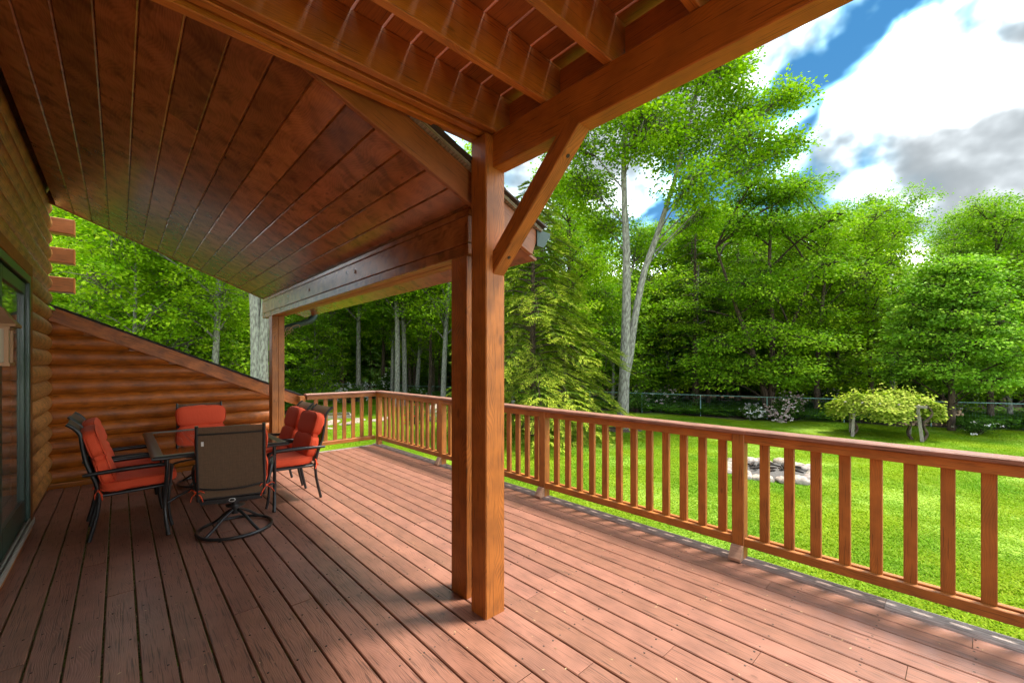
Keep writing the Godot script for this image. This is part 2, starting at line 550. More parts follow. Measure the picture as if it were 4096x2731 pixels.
# ------------------------------------------------------------------ deck
func deck() -> void:
	var d := setting("deck_floor")
	for n in range(-6, 24):
		var x0 := 0.080 + 0.1444 * n
		var z := 4.6
		var first := true
		while z > -7.66:
			var l := rng.randf_range(1.2, 4.9) if first else rng.randf_range(2.4, 4.9)
			first = false
			var e := maxf(z - l, -7.66)
			if e < -6.9: e = -7.66
			var m: Material = mats.deck_worn if rng.randf() < 0.3 else mats.deck_paint
			var b := timber("deck_board", d, m, Vector3(0.1365 - rng.randf() * 0.003, 0.03, z - e - 0.003), Vector3(x0 + 0.0722, -0.015 + rng.randf_range(-0.0012, 0.0012), (z + e) / 2), Basis(Vector3.BACK, rng.randf_range(-0.006, 0.006)), 0.004, tone(0.86, 1.0))
			b.rotation.y = rng.randf_range(-0.0003, 0.0003)
			z = e
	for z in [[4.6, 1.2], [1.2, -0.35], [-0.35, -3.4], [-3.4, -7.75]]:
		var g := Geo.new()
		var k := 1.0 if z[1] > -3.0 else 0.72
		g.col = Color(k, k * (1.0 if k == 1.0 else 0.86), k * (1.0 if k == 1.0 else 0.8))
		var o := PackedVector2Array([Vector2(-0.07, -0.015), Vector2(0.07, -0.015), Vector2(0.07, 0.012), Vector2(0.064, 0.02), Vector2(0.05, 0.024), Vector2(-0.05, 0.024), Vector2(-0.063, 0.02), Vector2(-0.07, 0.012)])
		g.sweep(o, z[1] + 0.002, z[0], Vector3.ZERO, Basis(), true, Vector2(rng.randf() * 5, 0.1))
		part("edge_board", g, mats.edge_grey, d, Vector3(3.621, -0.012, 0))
	timber("edge_board", d, mats.edge_grey, Vector3(0.06, 0.036, 1.5), Vector3(2.80, -0.012, -7.69), ALONG_X, 0.006)
	timber("fascia_board", d, mats.rail_stain, Vector3(0.036, 0.24, 12.35), Vector3(3.672, -0.155, -1.575), Basis())
	timber("fascia_board", d, mats.rail_stain, Vector3(0.036, 0.24, 1.6), Vector3(2.85, -0.155, -7.74), ALONG_X)
	var k := 0
	for z in range(31):
		timber("joist", d, mats.weathered, Vector3(0.038, 0.19, 4.25), Vector3(1.52, -0.127, 4.5 - 0.405 * z), ALONG_X)
	for x in [-0.5, 1.5, 3.5]:
		for z in [4.2, 1.0, -2.2, -5.2, -7.6]:
			timber("support_post", d, mats.weathered, Vector3(0.14, 0.14, 1.25), Vector3(x, -0.84, z), ALONG_Y)
	# countersunk screws
	var g := Geo.new()
	g.tube([Vector3(0, -0.003, 0), Vector3(0, 0.0012, 0)], [0.0055, 0.0055], 6)
	var spots := []
	for n in range(-5, 24):
		for z in range(0, 26):
			for s in [0.03, 0.112]:
				if rng.randf() < 0.8: spots.append(Vector3(0.080 + 0.1444 * n + s + rng.randf_range(-0.008, 0.008), 0.0, 2.47 - 0.405 * z + rng.randf_range(-0.012, 0.012)))
	var mm := MultiMesh.new()
	mm.transform_format = MultiMesh.TRANSFORM_3D
	mm.mesh = g.mesh()
	mm.instance_count = spots.size()
	for q in spots.size(): mm.set_instance_transform(q, Transform3D(Basis(), spots[q]))
	var sc := MultiMeshInstance3D.new()
	sc.name = "screw_heads"
	sc.multimesh = mm
	sc.material_override = mats.screw
	d.add_child(sc)
	sc.set_meta("kind", "stuff")

	var fl := Geo.new()
	fl.leaf(Vector3.ZERO, Vector3.UP, Vector3.RIGHT, 0.016, 0.005, Color.WHITE)
	var fm := MultiMesh.new()
	fm.transform_format = MultiMesh.TRANSFORM_3D
	fm.use_colors = true
	fm.mesh = fl.mesh()
	fm.instance_count = 700
	for q in 700:
		var k2 := rng.randf_range(0.4, 1.0)
		fm.set_instance_transform(q, Transform3D(Basis(Vector3.UP, rng.randf() * TAU).scaled(Vector3.ONE * rng.randf_range(0.35, 1.5)), Vector3(rng.randf_range(-0.5, 3.5), 0.002, rng.randf_range(-7.5, 0.5))))
		fm.set_instance_color(q, Color(0.62 * k2, 0.45 * k2, 0.26 * k2))
	var db := MultiMeshInstance3D.new()
	db.name = "leaf_flecks"
	db.multimesh = fm
	db.material_override = mats.petal
	d.add_child(db)
	db.set_meta("kind", "stuff")

# ------------------------------------------------------------------ house
func log_profile(h: float, bulge: float, back: float) -> PackedVector2Array:
	var o := PackedVector2Array([Vector2(-back, h), Vector2(-back, 0)])
	for k in 10:
		var t := k / 9.0
		o.append(Vector2(bulge * pow(sin(PI * clampf(t, 0.02, 0.98)), 0.62), h * t))
	return o

# a half-round log, flat back; the round side faces local +x, length along local z
func half_log(called: String, parent: Node, m: Material, h: float, length: float, at: Vector3, b: Basis, lo := 0.75) -> void:
	var g := Geo.new()
	g.col = tone(lo, 1.0)
	g.sweep(log_profile(h - 0.003, 0.052, 0.05), -length / 2, length / 2, Vector3.ZERO, Basis(), true, Vector2(rng.randf() * 8, rng.randf() * 0.4))
	part(called, g, m, parent, at, b)

func house() -> void:
	var hw := thing("log_house", "golden log-sided house wall with green patio door beside the deck", "house")
	var p := 0.1905
	for k in 24:
		var y := p * k
		if y < 2.37:
			half_log("siding_log", hw, mats.log_gold, p, 1.94, Vector3(-0.672, y, -6.96), Basis())
			half_log("siding_log", hw, mats.log_gold, p, 8.0, Vector3(-0.672, y, 0.6), Basis())
		else:
			half_log("siding_log", hw, mats.log_gold, p, 5.0, Vector3(-0.672, y, -5.43), Basis())
			half_log("siding_log", hw, mats.log_gold, p, 7.5, Vector3(-0.672, y, 0.82), Basis())
		# the gable wall's logs, seen end-on past the corner
		var g := Geo.new()
		g.col = tone(0.8, 1.0)
		g.sweep(log_profile(p - 0.003, 0.05, 0.04), 0.0, 5.0, Vector3.ZERO, Basis(), true, Vector2(rng.randf() * 8, 0.1))
		if y > 1.9: part("gable_log", g, mats.log_gold, hw, Vector3(-0.69, y + p * 0.5, -8.02), Basis(Vector3(0, 0, -1), Vector3.UP, Vector3(-1, 0, 0)) * Basis(Vector3.UP, 0.0))
	var wall := Geo.new()
	wall.box(Vector3(0.12, 2.9, 2.0), Vector3(-0.79, 0.92, -6.95))
	wall.box(Vector3(0.12, 2.9, 8.0), Vector3(-0.79, 0.92, 0.6))
	wall.box(Vector3(0.12, 2.2, 12.5), Vector3(-0.79, 3.48, -1.68))
	part("wall_core", wall, mats.room, hw)
	for y in [2.575, 2.955, 3.34]:
		var s := timber("beam_end", hw, mats.rake_stain, Vector3(0.16, 0.195, 0.6), Vector3(-0.735, y, -8.09), ALONG_X, 0.008)
		var e := Geo.new()
		e.col = Color(0.9, 0.9, 0.9)
		e.box(Vector3(0.012, 0.199, 0.164), Vector3.ZERO, Basis(), 0.003)
		part("end_trim", e, mats.rail_stain, s, Vector3(0, 0, 0.302), Basis(Vector3.UP, PI / 2))
	timber("door_casing", hw, mats.rail_stain, Vector3(0.03, 0.09, 2.46), Vector3(-0.61, 1.23, -5.945), Basis(Vector3(1, 0, 0), Vector3(0, 0, -1), Vector3(0, 1, 0)), 0.005)
	timber("door_casing", hw, mats.rail_stain, Vector3(0.03, 0.10, 2.5), Vector3(-0.61, 2.41, -4.65), Basis(), 0.005)
	timber("door_sill", hw, mats.rail_stain, Vector3(0.09, 0.088, 2.46), Vector3(-0.635, 0.046, -4.67), Basis(), 0.005)
	# the room behind the glass
	var room := setting("interior_room")
	var fl := Geo.new()
	fl.box(Vector3(4.2, 0.1, 12.6), Vector3(-2.9, -0.05, -1.7))
	part("room_floor", fl, mats.room, room)
	var ce := Geo.new()
	ce.box(Vector3(4.2, 0.1, 12.6), Vector3(-2.9, 2.6, -1.7))
	part("room_ceiling", ce, mats.room, room)
	for a in [[Vector3(0.1, 2.6, 12.6), Vector3(-5.0, 1.3, -1.7)], [Vector3(4.2, 2.6, 0.1), Vector3(-2.9, 1.3, -7.95)], [Vector3(4.2, 2.6, 0.1), Vector3(-2.9, 1.3, 4.6)]]:
		var w := Geo.new()
		w.box(a[0], a[1])
		part("room_wall", w, mats.room, room)
	# sliding door: z from -5.9 to -3.5
	var d := thing("sliding_door", "dark green framed sliding glass door in the log wall", "door", Vector3(-0.65, 0.09, -4.7))
	for z in [-1.165, 1.165]: timber("door_jamb", d, mats.green_paint, Vector3(0.11, 0.07, 2.26), Vector3(0, 1.13, z), Basis(Vector3(1, 0, 0), Vector3(0, 0, -1), Vector3(0, 1, 0)))
	timber("door_head", d, mats.green_paint, Vector3(0.11, 0.07, 2.26), Vector3(0, 2.225, 0))
	for a in [[-0.56, 0.012], [0.56, -0.032]]:
		var s := Node3D.new()
		s.name = "door_panel"
		d.add_child(s, true)
		s.position = Vector3(a[1], 0, a[0])
		for z in [-0.535, 0.535]: timber("stile", s, mats.green_paint, Vector3(0.036, 0.085, 2.14), Vector3(0, 1.11, z), Basis(Vector3(1, 0, 0), Vector3(0, 0, -1), Vector3(0, 1, 0)))
		timber("rail", s, mats.green_paint, Vector3(0.036, 0.20, 0.98), Vector3(0, 0.14, 0))
		timber("rail", s, mats.green_paint, Vector3(0.036, 0.10, 0.98), Vector3(0, 2.13, 0))
		var gl := Geo.new()
		gl.box(Vector3(0.006, 1.86, 0.99), Vector3(0, 1.16, 0), Basis(), 0.0)
		part("pane", gl, mats.glass, s)
	for x in [0.02, 0.052, 0.078]: timber("track", d, mats.aluminium, Vector3(0.010, 0.05, 2.3), Vector3(x, 0.022, 0), Basis(), 0.002)
	timber("threshold", d, mats.aluminium, Vector3(0.10, 0.014, 2.32), Vector3(0.032, 0.004, 0), Basis(), 0.002)
	# wall lantern beside the door
	var l := thing("wall_lantern", "copper-brown box lantern with glass panes on the log wall", "lantern", Vector3(-0.615, 1.74, -3.42))
	var g := Geo.new()
	g.box(Vector3(0.025, 0.22, 0.12), Vector3(0.012, 0.05, 0))
	g.tube([Vector3(0.02, 0.12, 0), Vector3(0.08, 0.19, 0), Vector3(0.13, 0.17, 0), Vector3(0.13, 0.11, 0)], [0.009], 6)
	part("bracket", g, mats.copper, l)
	g = Geo.new()
	for s in [[0.095, 0.0, 0.098, 0.012], [0.098, 0.012, 0.07, 0.05], [0.07, 0.05, 0.045, 0.10], [0.045, 0.10, 0.02, 0.115]]:
		for k in 4:
			var b := Basis(Vector3.UP, k * PI / 2)
			var nn := b * Vector3(s[3] - s[1], s[0] - s[2] + 0.001, 0).normalized()
			g.face([b * Vector3(s[0], s[1], -s[0]), b * Vector3(s[0], s[1], s[0]), b * Vector3(s[2], s[3], s[2]), b * Vector3(s[2], s[3], -s[2])], nn, [Vector2.ZERO, Vector2(1, 0), Vector2(1, 1), Vector2(0, 1)])
	part("cap", g, mats.copper, l, Vector3(0.13, 0.0, 0))
	g = Geo.new()
	for x in [-0.062, 0.062]:
		for z in [-0.062, 0.062]: g.box(Vector3(0.016, 0.19, 0.016), Vector3(x, -0.095, z))
	g.box(Vector3(0.15, 0.018, 0.15), Vector3(0, -0.195, 0))
	g.box(Vector3(0.15, 0.014, 0.15), Vector3(0, -0.006, 0))
	part("cage", g, mats.copper, l, Vector3(0.13, 0, 0))
	var frosted := mat("seeded_glass", Color(0.75, 0.7, 0.6, 0.75), 0.5)
	frosted.transparency = BaseMaterial3D.TRANSPARENCY_ALPHA
	for k in 4:
		g = Geo.new()
		g.box(Vector3(0.003, 0.175, 0.108), Vector3(0.058, -0.098, 0))
		part("pane", g, frosted, l, Vector3(0.13, 0, 0), Basis(Vector3.UP, k * PI / 2))

# ------------------------------------------------------------------ lower roof over the porch
func ceil_y(x: float) -> float:
	return 2.574 - SLOPE * (x - 1.66)

func porch_roof() -> void:
	var r := thing("porch_roof", "sloping roof with knotty plank ceiling above the patio table", "roof")
	var th := atan(SLOPE)
	var tilt := Basis(Vector3(cos(th), -sin(th), 0), Vector3(sin(th), cos(th), 0), Vector3.BACK)
	var pitch := 0.1593
	for k in 18:
		var xc := 1.66 - (k - 3.5) * pitch
		var z := -2.20
		while z > -7.57:
			var l := rng.randf_range(1.0, 3.6)
			var e := maxf(z - l, -7.57)
			if e < -6.9: e = -7.57
			var g := Geo.new()
			g.col = tone(0.58, 1.0)
			var w := pitch / cos(th) - 0.0015
			var o := PackedVector2Array([Vector2(-w / 2 + 0.007, 0), Vector2(w / 2 - 0.007, 0), Vector2(w / 2, 0.007), Vector2(w / 2, 0.02), Vector2(-w / 2, 0.02), Vector2(-w / 2, 0.007)])
			g.sweep(o, -(z - e) / 2 + 0.0008, (z - e) / 2, Vector3.ZERO, Basis(), false, Vector2(rng.randf() * 9, rng.randf() * 0.3))
			part("ceiling_plank", g, mats.ceiling_stain, r, Vector3(xc, ceil_y(xc) + rng.randf_range(0, 0.001), (z + e) / 2), tilt)
			z = e
	# rakes: near, far; eave fascia; roof sheet
	var len := 2.89 / cos(th)
	for z in [-2.18, -7.59]:
		var g := Geo.new()
		g.sweep(Geo.rect(0.19, 0.036, 0.004), -len / 2, len / 2, Vector3.ZERO, Basis(), false, Vector2(rng.randf() * 5, 0.05))
		var xm := 0.805
		part("rake_board", g, mats.rake_stain, r, Vector3(xm, ceil_y(xm) + 0.098, z), Basis(Vector3(sin(th), cos(th), 0), Vector3(0, 0, -1), Vector3(-cos(th), sin(th), 0)))
	timber("fascia", r, mats.rail_stain, Vector3(0.03, 0.17, 5.38), Vector3(2.238, 2.44, -4.885))
	var rf := Geo.new()
	rf.box(Vector3(len + 0.06, 0.022, 5.50), Vector3.ZERO, tilt, 0.002)
	part("roof_sheathing", rf, mats.weathered, r, Vector3(0.825, ceil_y(0.825) + 0.218, -4.885))
	var sh := Geo.new()
	for k in 22:
		var a := 2.29 - k * 0.1355
		sh.box(Vector3(0.17, 0.012, 5.56), Vector3(a - 0.06, ceil_y(a - 0.06) + 0.243, -4.885), tilt * Basis(Vector3.BACK, 0.03), 0.0)
	part("shingles", sh, mats.shingle, r)
	# boxed beam
	for b in [[2.261, 2.335], [2.339, 2.517], [2.521, 2.565]]:
		timber("beam_board", r, mats.ceiling_stain, Vector3(0.02, b[1] - b[0], 5.37), Vector3(1.674, (b[0] + b[1]) / 2, -4.905), Basis(), 0.005)
		timber("beam_board", r, mats.rail_stain, Vector3(0.02, b[1] - b[0] - (0.0 if b[1] < 2.52 else 0.03), 5.37), Vector3(1.838, (b[0] + b[1]) / 2, -4.905), Basis(), 0.005)
	for x in [1.711, 1.8]: timber("beam_board", r, mats.rail_stain, Vector3(0.084, 0.02, 5.37), Vector3(x, 2.272, -4.905), Basis(), 0.005)
	for b in [[2.261, 2.335], [2.339, 2.517], [2.521, 2.560]]:
		timber("beam_cap", r, mats.post_stain, Vector3(0.02, b[1] - b[0], 0.184), Vector3(1.756, (b[0] + b[1]) / 2, -2.214), ALONG_X, 0.005)
	# bolts in the beam
	for z in [-4.0, -5.35]:
		var g := Geo.new()
		g.tube([Vector3(-0.006, 0, 0), Vector3(0.004, 0, 0)], [0.018, 0.018], 10)
		part("bolt", g, mats.copper, r, Vector3(1.662, 2.43, z))
	for z in [-2.316, -7.127]:
		var s := -0.003 if z > -5 else 0.0
		for x in [1.712, 1.797]: timber("post", r, mats.post_stain, Vector3(0.084, 0.172, 2.259), Vector3(x, 1.13, z + s), ALONG_Y, 0.004)
	# gutter and downspout
	var gut := Geo.new()
	var o := PackedVector2Array([Vector2(2.256, 2.535), Vector2(2.256, 2.415), Vector2(2.325, 2.415), Vector2(2.352, 2.44), Vector2(2.366, 2.475), Vector2(2.395, 2.505), Vector2(2.4, 2.535)])
	gut.sweep(o, -7.62, -2.15)
	part("gutter", gut, mats.gutter_green, r)
	var ds := Geo.new()
	var ps := [Vector3(2.33, 2.43, -7.22), Vector3(2.33, 2.36, -7.22), Vector3(2.318, 2.30, -7.22), Vector3(2.285, 2.255, -7.22), Vector3(2.24, 2.225, -7.22), Vector3(1.93, 2.11, -7.265), Vector3(1.83, 2.07, -7.272), Vector3(1.785, 2.0, -7.272), Vector3(1.785, 0.05, -7.272)]
	ds.tube(ps, [0.048], 10)
	for k in range(1, 5):
		for q in 3:
			var a: Vector3 = ps[k]
			var c: Vector3 = a.lerp(ps[k + 1], q / 3.0 * (0.35 if k == 4 else 1.0))
			var dd: Vector3 = (ps[k + 1] - a).normalized() * 0.006
			ds.tube([c - dd, c + dd], [0.053], 10)
	part("downspout", ds, mats.gutter_green, r)

	var hook := thing("plant_hook", "small rusty scroll plant hook on the far porch post", "hook", Vector3(1.842, 2.02, -7.12))
	var hg := Geo.new()
	var sc := []
	for k in 26:
		var a := k * 0.38
		sc.append(Vector3(0.075 + cos(a) * (0.062 - 0.002 * k), 0.03 + sin(a) * (0.062 - 0.002 * k), 0))
	hg.tube(sc, [0.005], 5)
	hg.tube(curve([Vector3(0.0, -0.09, 0), Vector3(0.05, -0.02, 0), Vector3(0.13, 0.10, 0), Vector3(0.22, 0.13, 0), Vector3(0.235, 0.09, 0)]), [0.006], 5)
	hg.box(Vector3(0.008, 0.24, 0.02), Vector3(0.003, 0.0, 0))
	part("scroll", hg, mats.copper, hook)

# ------------------------------------------------------------------ low log wall at the deck's end
func lean_to() -> void:
	var w := thing("log_lean_to", "low red-brown log wall with sloping shingled top behind the patio chairs", "wall")
	var top_y := func(x: float) -> float: return 2.295 - 0.437 * (x + 0.618)
	var p := 0.1915
	for k in 13:
		var y := p * k + 0.005
		var xe := minf(1.93, (2.295 - (y + p * 0.8 + 0.1)) / 0.437 - 0.618)
		var l: float = xe + 0.66
		if l < 0.1: continue
		var b := Basis(Vector3(0, 0, 1), Vector3.UP, Vector3(-1, 0, 0))
		half_log("siding_log", w, mats.log_red, p, l, Vector3(xe - l / 2, y, -7.975), b, 0.8)
	var core := Geo.new()
	core.sweep(PackedVector2Array([Vector2(-0.75, LAWN), Vector2(1.93, LAWN), Vector2(1.93, top_y.call(1.93) - 0.06), Vector2(-0.75, top_y.call(-0.75) - 0.06)]), -8.08, -7.985)
	part("wall_core", core, mats.log_red, w)
	var th := atan(0.437)
	var len := 2.95 / cos(th)
	var g := Geo.new()
	g.sweep(Geo.rect(0.175, 0.05, 0.004), -len / 2, len / 2, Vector3.ZERO, Basis(), false, Vector2(1.3, 0.05))
	var up := Vector3(sin(th), cos(th), 0)
	part("rake_board", g, mats.log_red, w, Vector3(0.857, top_y.call(0.857) - 0.121, -7.92), Basis(up, Vector3(0, 0, -1), Vector3(-cos(th), sin(th), 0)))
	var sh := Geo.new()
	var tilt := Basis(Vector3(cos(th), -sin(th), 0), up, Vector3.BACK)
	sh.box(Vector3(len, 0.014, 2.2), Vector3(0.865, top_y.call(0.865) - 0.024, -8.98), tilt, 0.002)
	for k in 22:
		var a := 2.33 - k * 0.135
		sh.box(Vector3(0.17, 0.012, 2.24), Vector3(a - 0.06, top_y.call(a - 0.06) - 0.006, -8.98), tilt * Basis(Vector3.BACK, 0.03), 0.0)
	part("shingles", sh, mats.shingle, w)
	timber("wall_post", w, mats.log_red, Vector3(0.14, 0.14, 2.2), Vector3(1.95, -0.34, -8.02), ALONG_Y)

# ------------------------------------------------------------------ balcony overhead
func balcony() -> void:
	var b := thing("balcony", "stained timber balcony with joists and gapped boards above the deck", "balcony")
	timber("post", b, mats.post_stain, Vector3(0.152, 0.15, 2.94), Vector3(1.697, 1.47, -2.045), ALONG_Y, 0.006, Color(1, 0.98, 0.95))
	timber("beam", b, mats.joist_stain, Vector3(0.102, 0.212, 2.63), Vector3(1.728, 2.852, -0.655), Basis(), 0.005)
	timber("rim_board", b, mats.joist_stain, Vector3(0.05, 0.26, 2.56), Vector3(0.62, 3.07, -2.107), ALONG_X, 0.004)
	timber("rim_board", b, mats.joist_stain, Vector3(0.05, 0.235, 2.56), Vector3(0.62, 3.078, -2.042), ALONG_X, 0.004)
	for k in 7: timber("joist", b, mats.joist_stain, Vector3(0.045, 0.236, 2.52), Vector3(0.61, 3.079, -1.968 + 0.4105 * k), ALONG_X, 0.004)
	for k in 17: 
		var x := 1.96 - 0.155 * k
		var z := 0.72
		while z > -2.18:
			var l := rng.randf_range(2.4, 4.8)
			var e := maxf(z - l, -2.18)
			if e < -1.2: e = -2.18
			timber("floor_board", b, mats.underside_stain, Vector3(0.143, 0.036, z - e - 0.003), Vector3(x, 3.219, (z + e) / 2), Basis(), 0.004, tone(0.82, 1.0))
			z = e
	for z in [-1.76, -1.35, -0.94, -0.53, -0.12]: timber("blocking", b, mats.joist_stain, Vector3(0.036, 0.18, 0.36), Vector3(1.80, 3.08, z + 0.005), Basis(), 0.003)
	# knee brace from the post to the beam
	var lo := Vector3(1.722, 2.17, -1.97)
	var hi := Vector3(1.722, 2.744, -1.385)
	var d := (hi - lo).normalized()
	var br := timber("brace", b, mats.post_stain, Vector3(0.094, 0.104, (hi - lo).length() + 0.11), (lo + hi) / 2, Basis(Vector3.RIGHT, d.cross(Vector3.RIGHT), d), 0.005, Color(0.95, 0.93, 0.9))
	for q in [-0.33, 0.31]:
		var s := Geo.new()
		s.tube([Vector3(0, -0.056, q), Vector3(0, -0.0505, q)], [0.011], 8)
		part("bolt", s, mats.screw, br)
	# the last post at the other end and a far bracket keep the beam up outside the picture
	timber("post", b, mats.post_stain, Vector3(0.152, 0.15, 2.745), Vector3(1.697, 1.372, 0.55), ALONG_Y, 0.006)

# ------------------------------------------------------------------ railings
func rail_run(parent: Node, length: float, first: float, n: int) -> void:
	# along local z from 0 to -length; the inner side faces local -x
	var mid := -length / 2
	for x in [0.019, 0.095]:
		timber("rail", parent, mats.rail_stain, Vector3(0.037, 0.066, length), Vector3(x, 0.140, mid), Basis(), 0.004)
		timber("rail", parent, mats.rail_stain, Vector3(0.037, 0.066, length), Vector3(x, 0.957, mid), Basis(), 0.004)
	for k in n:
		timber("baluster", parent, mats.rail_stain, Vector3(0.037, 0.064, 0.88), Vector3(0.0570, 0.549, first - 0.1645 * k), Basis(Vector3(1, 0, 0), Vector3(0, 0, -1), Vector3(0, 1, 0)), 0.003)

func base_block(parent: Node, at: Vector3) -> void:
	var g := Geo.new()
	g.sweep(PackedVector2Array([Vector2(0, 0), Vector2(0, 0.105), Vector2(-0.02, 0.105), Vector2(-0.075, 0.02), Vector2(-0.075, 0)]), -0.044, 0.044, Vector3.ZERO, Basis(), false, Vector2(rng.randf(), rng.randf() * 0.3))
	part("base_block", g, mats.block_tan, parent, at)

func railings() -> void:
	var r := thing("deck_railing", "long orange-brown timber railing along the lawn side of the deck", "railing", Vector3(3.60, 0, 0))
	var posts := [3.01, 0.89, -1.23, -3.35, -5.472, -7.632]
	for z in posts:
		timber("post", r, mats.rail_stain, Vector3(0.09, 0.09, 0.985), Vector3(0.037, 0.4985, z), ALONG_Y, 0.005)
		if z > -7.0: base_block(r, Vector3(-0.0085, 0.009, z))
	for k in posts.size() - 1:
		var seg := Node3D.new()
		seg.name = "rail_section"
		r.add_child(seg, true)
		seg.position = Vector3(0.002, 0, posts[k] - 0.046)
		rail_run(seg, posts[k] - posts[k + 1] - 0.092, -0.092, 12)
	for z in [[3.1, -1.16], [-1.162, -7.70]]:
		timber("cap_rail", r, mats.cap_stain, Vector3(0.142, 0.036, z[0] - z[1]), Vector3(0.048, 1.009, (z[0] + z[1]) / 2), Basis(), 0.007)
	var f := thing("end_railing", "short orange-brown railing across the far end of the deck", "railing", Vector3(0, 0, -7.66))
	var seg := Node3D.new()
	seg.name = "rail_section"
	f.add_child(seg, true)
	seg.transform = Transform3D(ALONG_X, Vector3(3.585, 0, -0.005))
	rail_run(seg, 1.23, -0.084, 7)
	timber("cap_rail", f, mats.cap_stain, Vector3(0.142, 0.036, 1.24), Vector3(2.953, 1.009, -0.05), ALONG_X, 0.007)
	timber("post", f, mats.rail_stain, Vector3(0.09, 0.09, 0.985), Vector3(2.285, 0.4985, -0.06), ALONG_Y, 0.005)

# ------------------------------------------------------------------ patio furniture
func curve(ps: Array, per := 4) -> Array:
	var out := []
	for k in ps.size() - 1:
		var a: Vector3 = ps[maxi(k - 1, 0)]
		var d: Vector3 = ps[mini(k + 2, ps.size() - 1)]
		for q in per: out.append(ps[k].cubic_interpolate(ps[k + 1], a, d, float(q) / per))
	out.append(ps[-1])
	return out

func ribbon(left: Array, right: Array, thick := 0.004) -> Geo:
	var g := Geo.new()
	var l := left.size()
	for k in l - 1:
		var nn: Vector3 = (right[k] - left[k]).cross(left[k + 1] - left[k]).normalized()
		for s in [1.0, -1.0]:
			var o: Vector3 = nn * thick * 0.5 * s
			g.quad(g.put(left[k] + o, nn * s, Vector2(k * 0.05, 0)), g.put(right[k] + o, nn * s, Vector2(k * 0.05, 0.5)), g.put(right[k + 1] + o, nn * s, Vector2(k * 0.05 + 0.05, 0.5)), g.put(left[k + 1] + o, nn * s, Vector2(k * 0.05 + 0.05, 0)))
	return g

func bow(parent: Node, at: Vector3, b: Basis) -> void:
	var g := Geo.new()
	for s in [[Vector3(0.05, 0.02, 0.01), Vector3(0.075, 0.0, 0.0)], [Vector3(-0.04, 0.025, 0.0), Vector3(-0.06, 0.005, 0.01)], [Vector3(0.04, -0.03, 0.0), Vector3(0.07, -0.075, 0.012)], [Vector3(-0.03, -0.035, 0.01), Vector3(-0.05, -0.085, 0.0)]]:
		g.tube([Vector3.ZERO, s[0], s[1]], [0.007, 0.008, 0.005], 5, false, 0.5)
	g.pillow(Vector3.ZERO, Vector3(0.012, 0.01, 0.01), Basis(), 2.5, 4)
	part("tie", g, mats.red_cloth, parent, at, b)

func dining_chair(called: String, label: String, at: Vector3, turn: float) -> void:
	var c := thing(called, label, "chair", at, turn, "stationary patio dining chairs")
	for s in [-1.0, 1.0]:
		var w: float = 0.245 * s
		var g := Geo.new()
		g.tube(curve([Vector3(w, 0.004, 0.30), Vector3(w, 0.12, 0.272), Vector3(w, 0.26, 0.245), Vector3(w, 0.385, 0.235)]), [0.0155], 8, false, 0.8)
		part("leg", g, mats.black_metal, c)
		g = Geo.new()
		g.tube(curve([Vector3(w, 0.385, 0.235), Vector3(w, 0.52, 0.262), Vector3(w, 0.68, 0.315), Vector3(w, 0.83, 0.34), Vector3(w, 0.93, 0.352), Vector3(w, 0.99, 0.385), Vector3(w, 1.035, 0.435)]), [0.0155], 8, false, 0.8)
		part("back_post", g, mats.black_metal, c)
		g = Geo.new()
		g.tube(curve([Vector3(w, 0.004, -0.265), Vector3(w, 0.14, -0.24), Vector3(w, 0.30, -0.238), Vector3(w, 0.44, -0.25), Vector3(w * 1.07, 0.555, -0.255)]), [0.0145], 8, false, 0.8)
		part("leg", g, mats.black_metal, c)
		g = Geo.new()
		g.tube(curve([Vector3(w * 1.07, 0.545, -0.256), Vector3(w * 1.12, 0.588, -0.24), Vector3(w * 1.14, 0.603, -0.16), Vector3(w * 1.14, 0.603, 0.04), Vector3(w * 1.10, 0.592, 0.25), Vector3(w * 1.08, 0.585, 0.34)]), [0.017, 0.019, 0.022, 0.022, 0.02, 0.015, 0.02, 0.022, 0.022, 0.022, 0.022, 0.022, 0.022, 0.022, 0.02, 0.02, 0.018, 0.018, 0.016, 0.015, 0.012], 8, false, 0.55)
		part("arm", g, mats.black_metal, c)
	var f := Geo.new()
	for s in [-0.24, 0.24]: f.tube([Vector3(s, 0.385, 0.24), Vector3(s, 0.39, 0), Vector3(s, 0.40, -0.26)], [0.014], 6)
	f.tube([Vector3(-0.24, 0.40, -0.255), Vector3(0.24, 0.40, -0.255)], [0.013], 6)
	f.tube([Vector3(-0.24, 0.385, 0.235), Vector3(0.24, 0.385, 0.235)], [0.013], 6)
	part("seat_frame", f, mats.black_metal, c)
	var l := []
	var r := []
	for p in curve([Vector3(0, 0.42, 0.24), Vector3(0, 0.52, 0.262), Vector3(0, 0.68, 0.318), Vector3(0, 0.83, 0.345), Vector3(0, 0.93, 0.355), Vector3(0, 0.99, 0.388), Vector3(0, 1.03, 0.433)]):
		l.append(p - Vector3(0.235, 0, 0))
		r.append(p + Vector3(0.235, 0, 0))
	part("sling_back", ribbon(l, r), mats.sling, c)
	part("sling_seat", ribbon([Vector3(-0.235, 0.398, -0.25), Vector3(-0.235, 0.382, 0), Vector3(-0.235, 0.386, 0.23)], [Vector3(0.235, 0.398, -0.25), Vector3(0.235, 0.382, 0), Vector3(0.235, 0.386, 0.23)]), mats.sling, c)

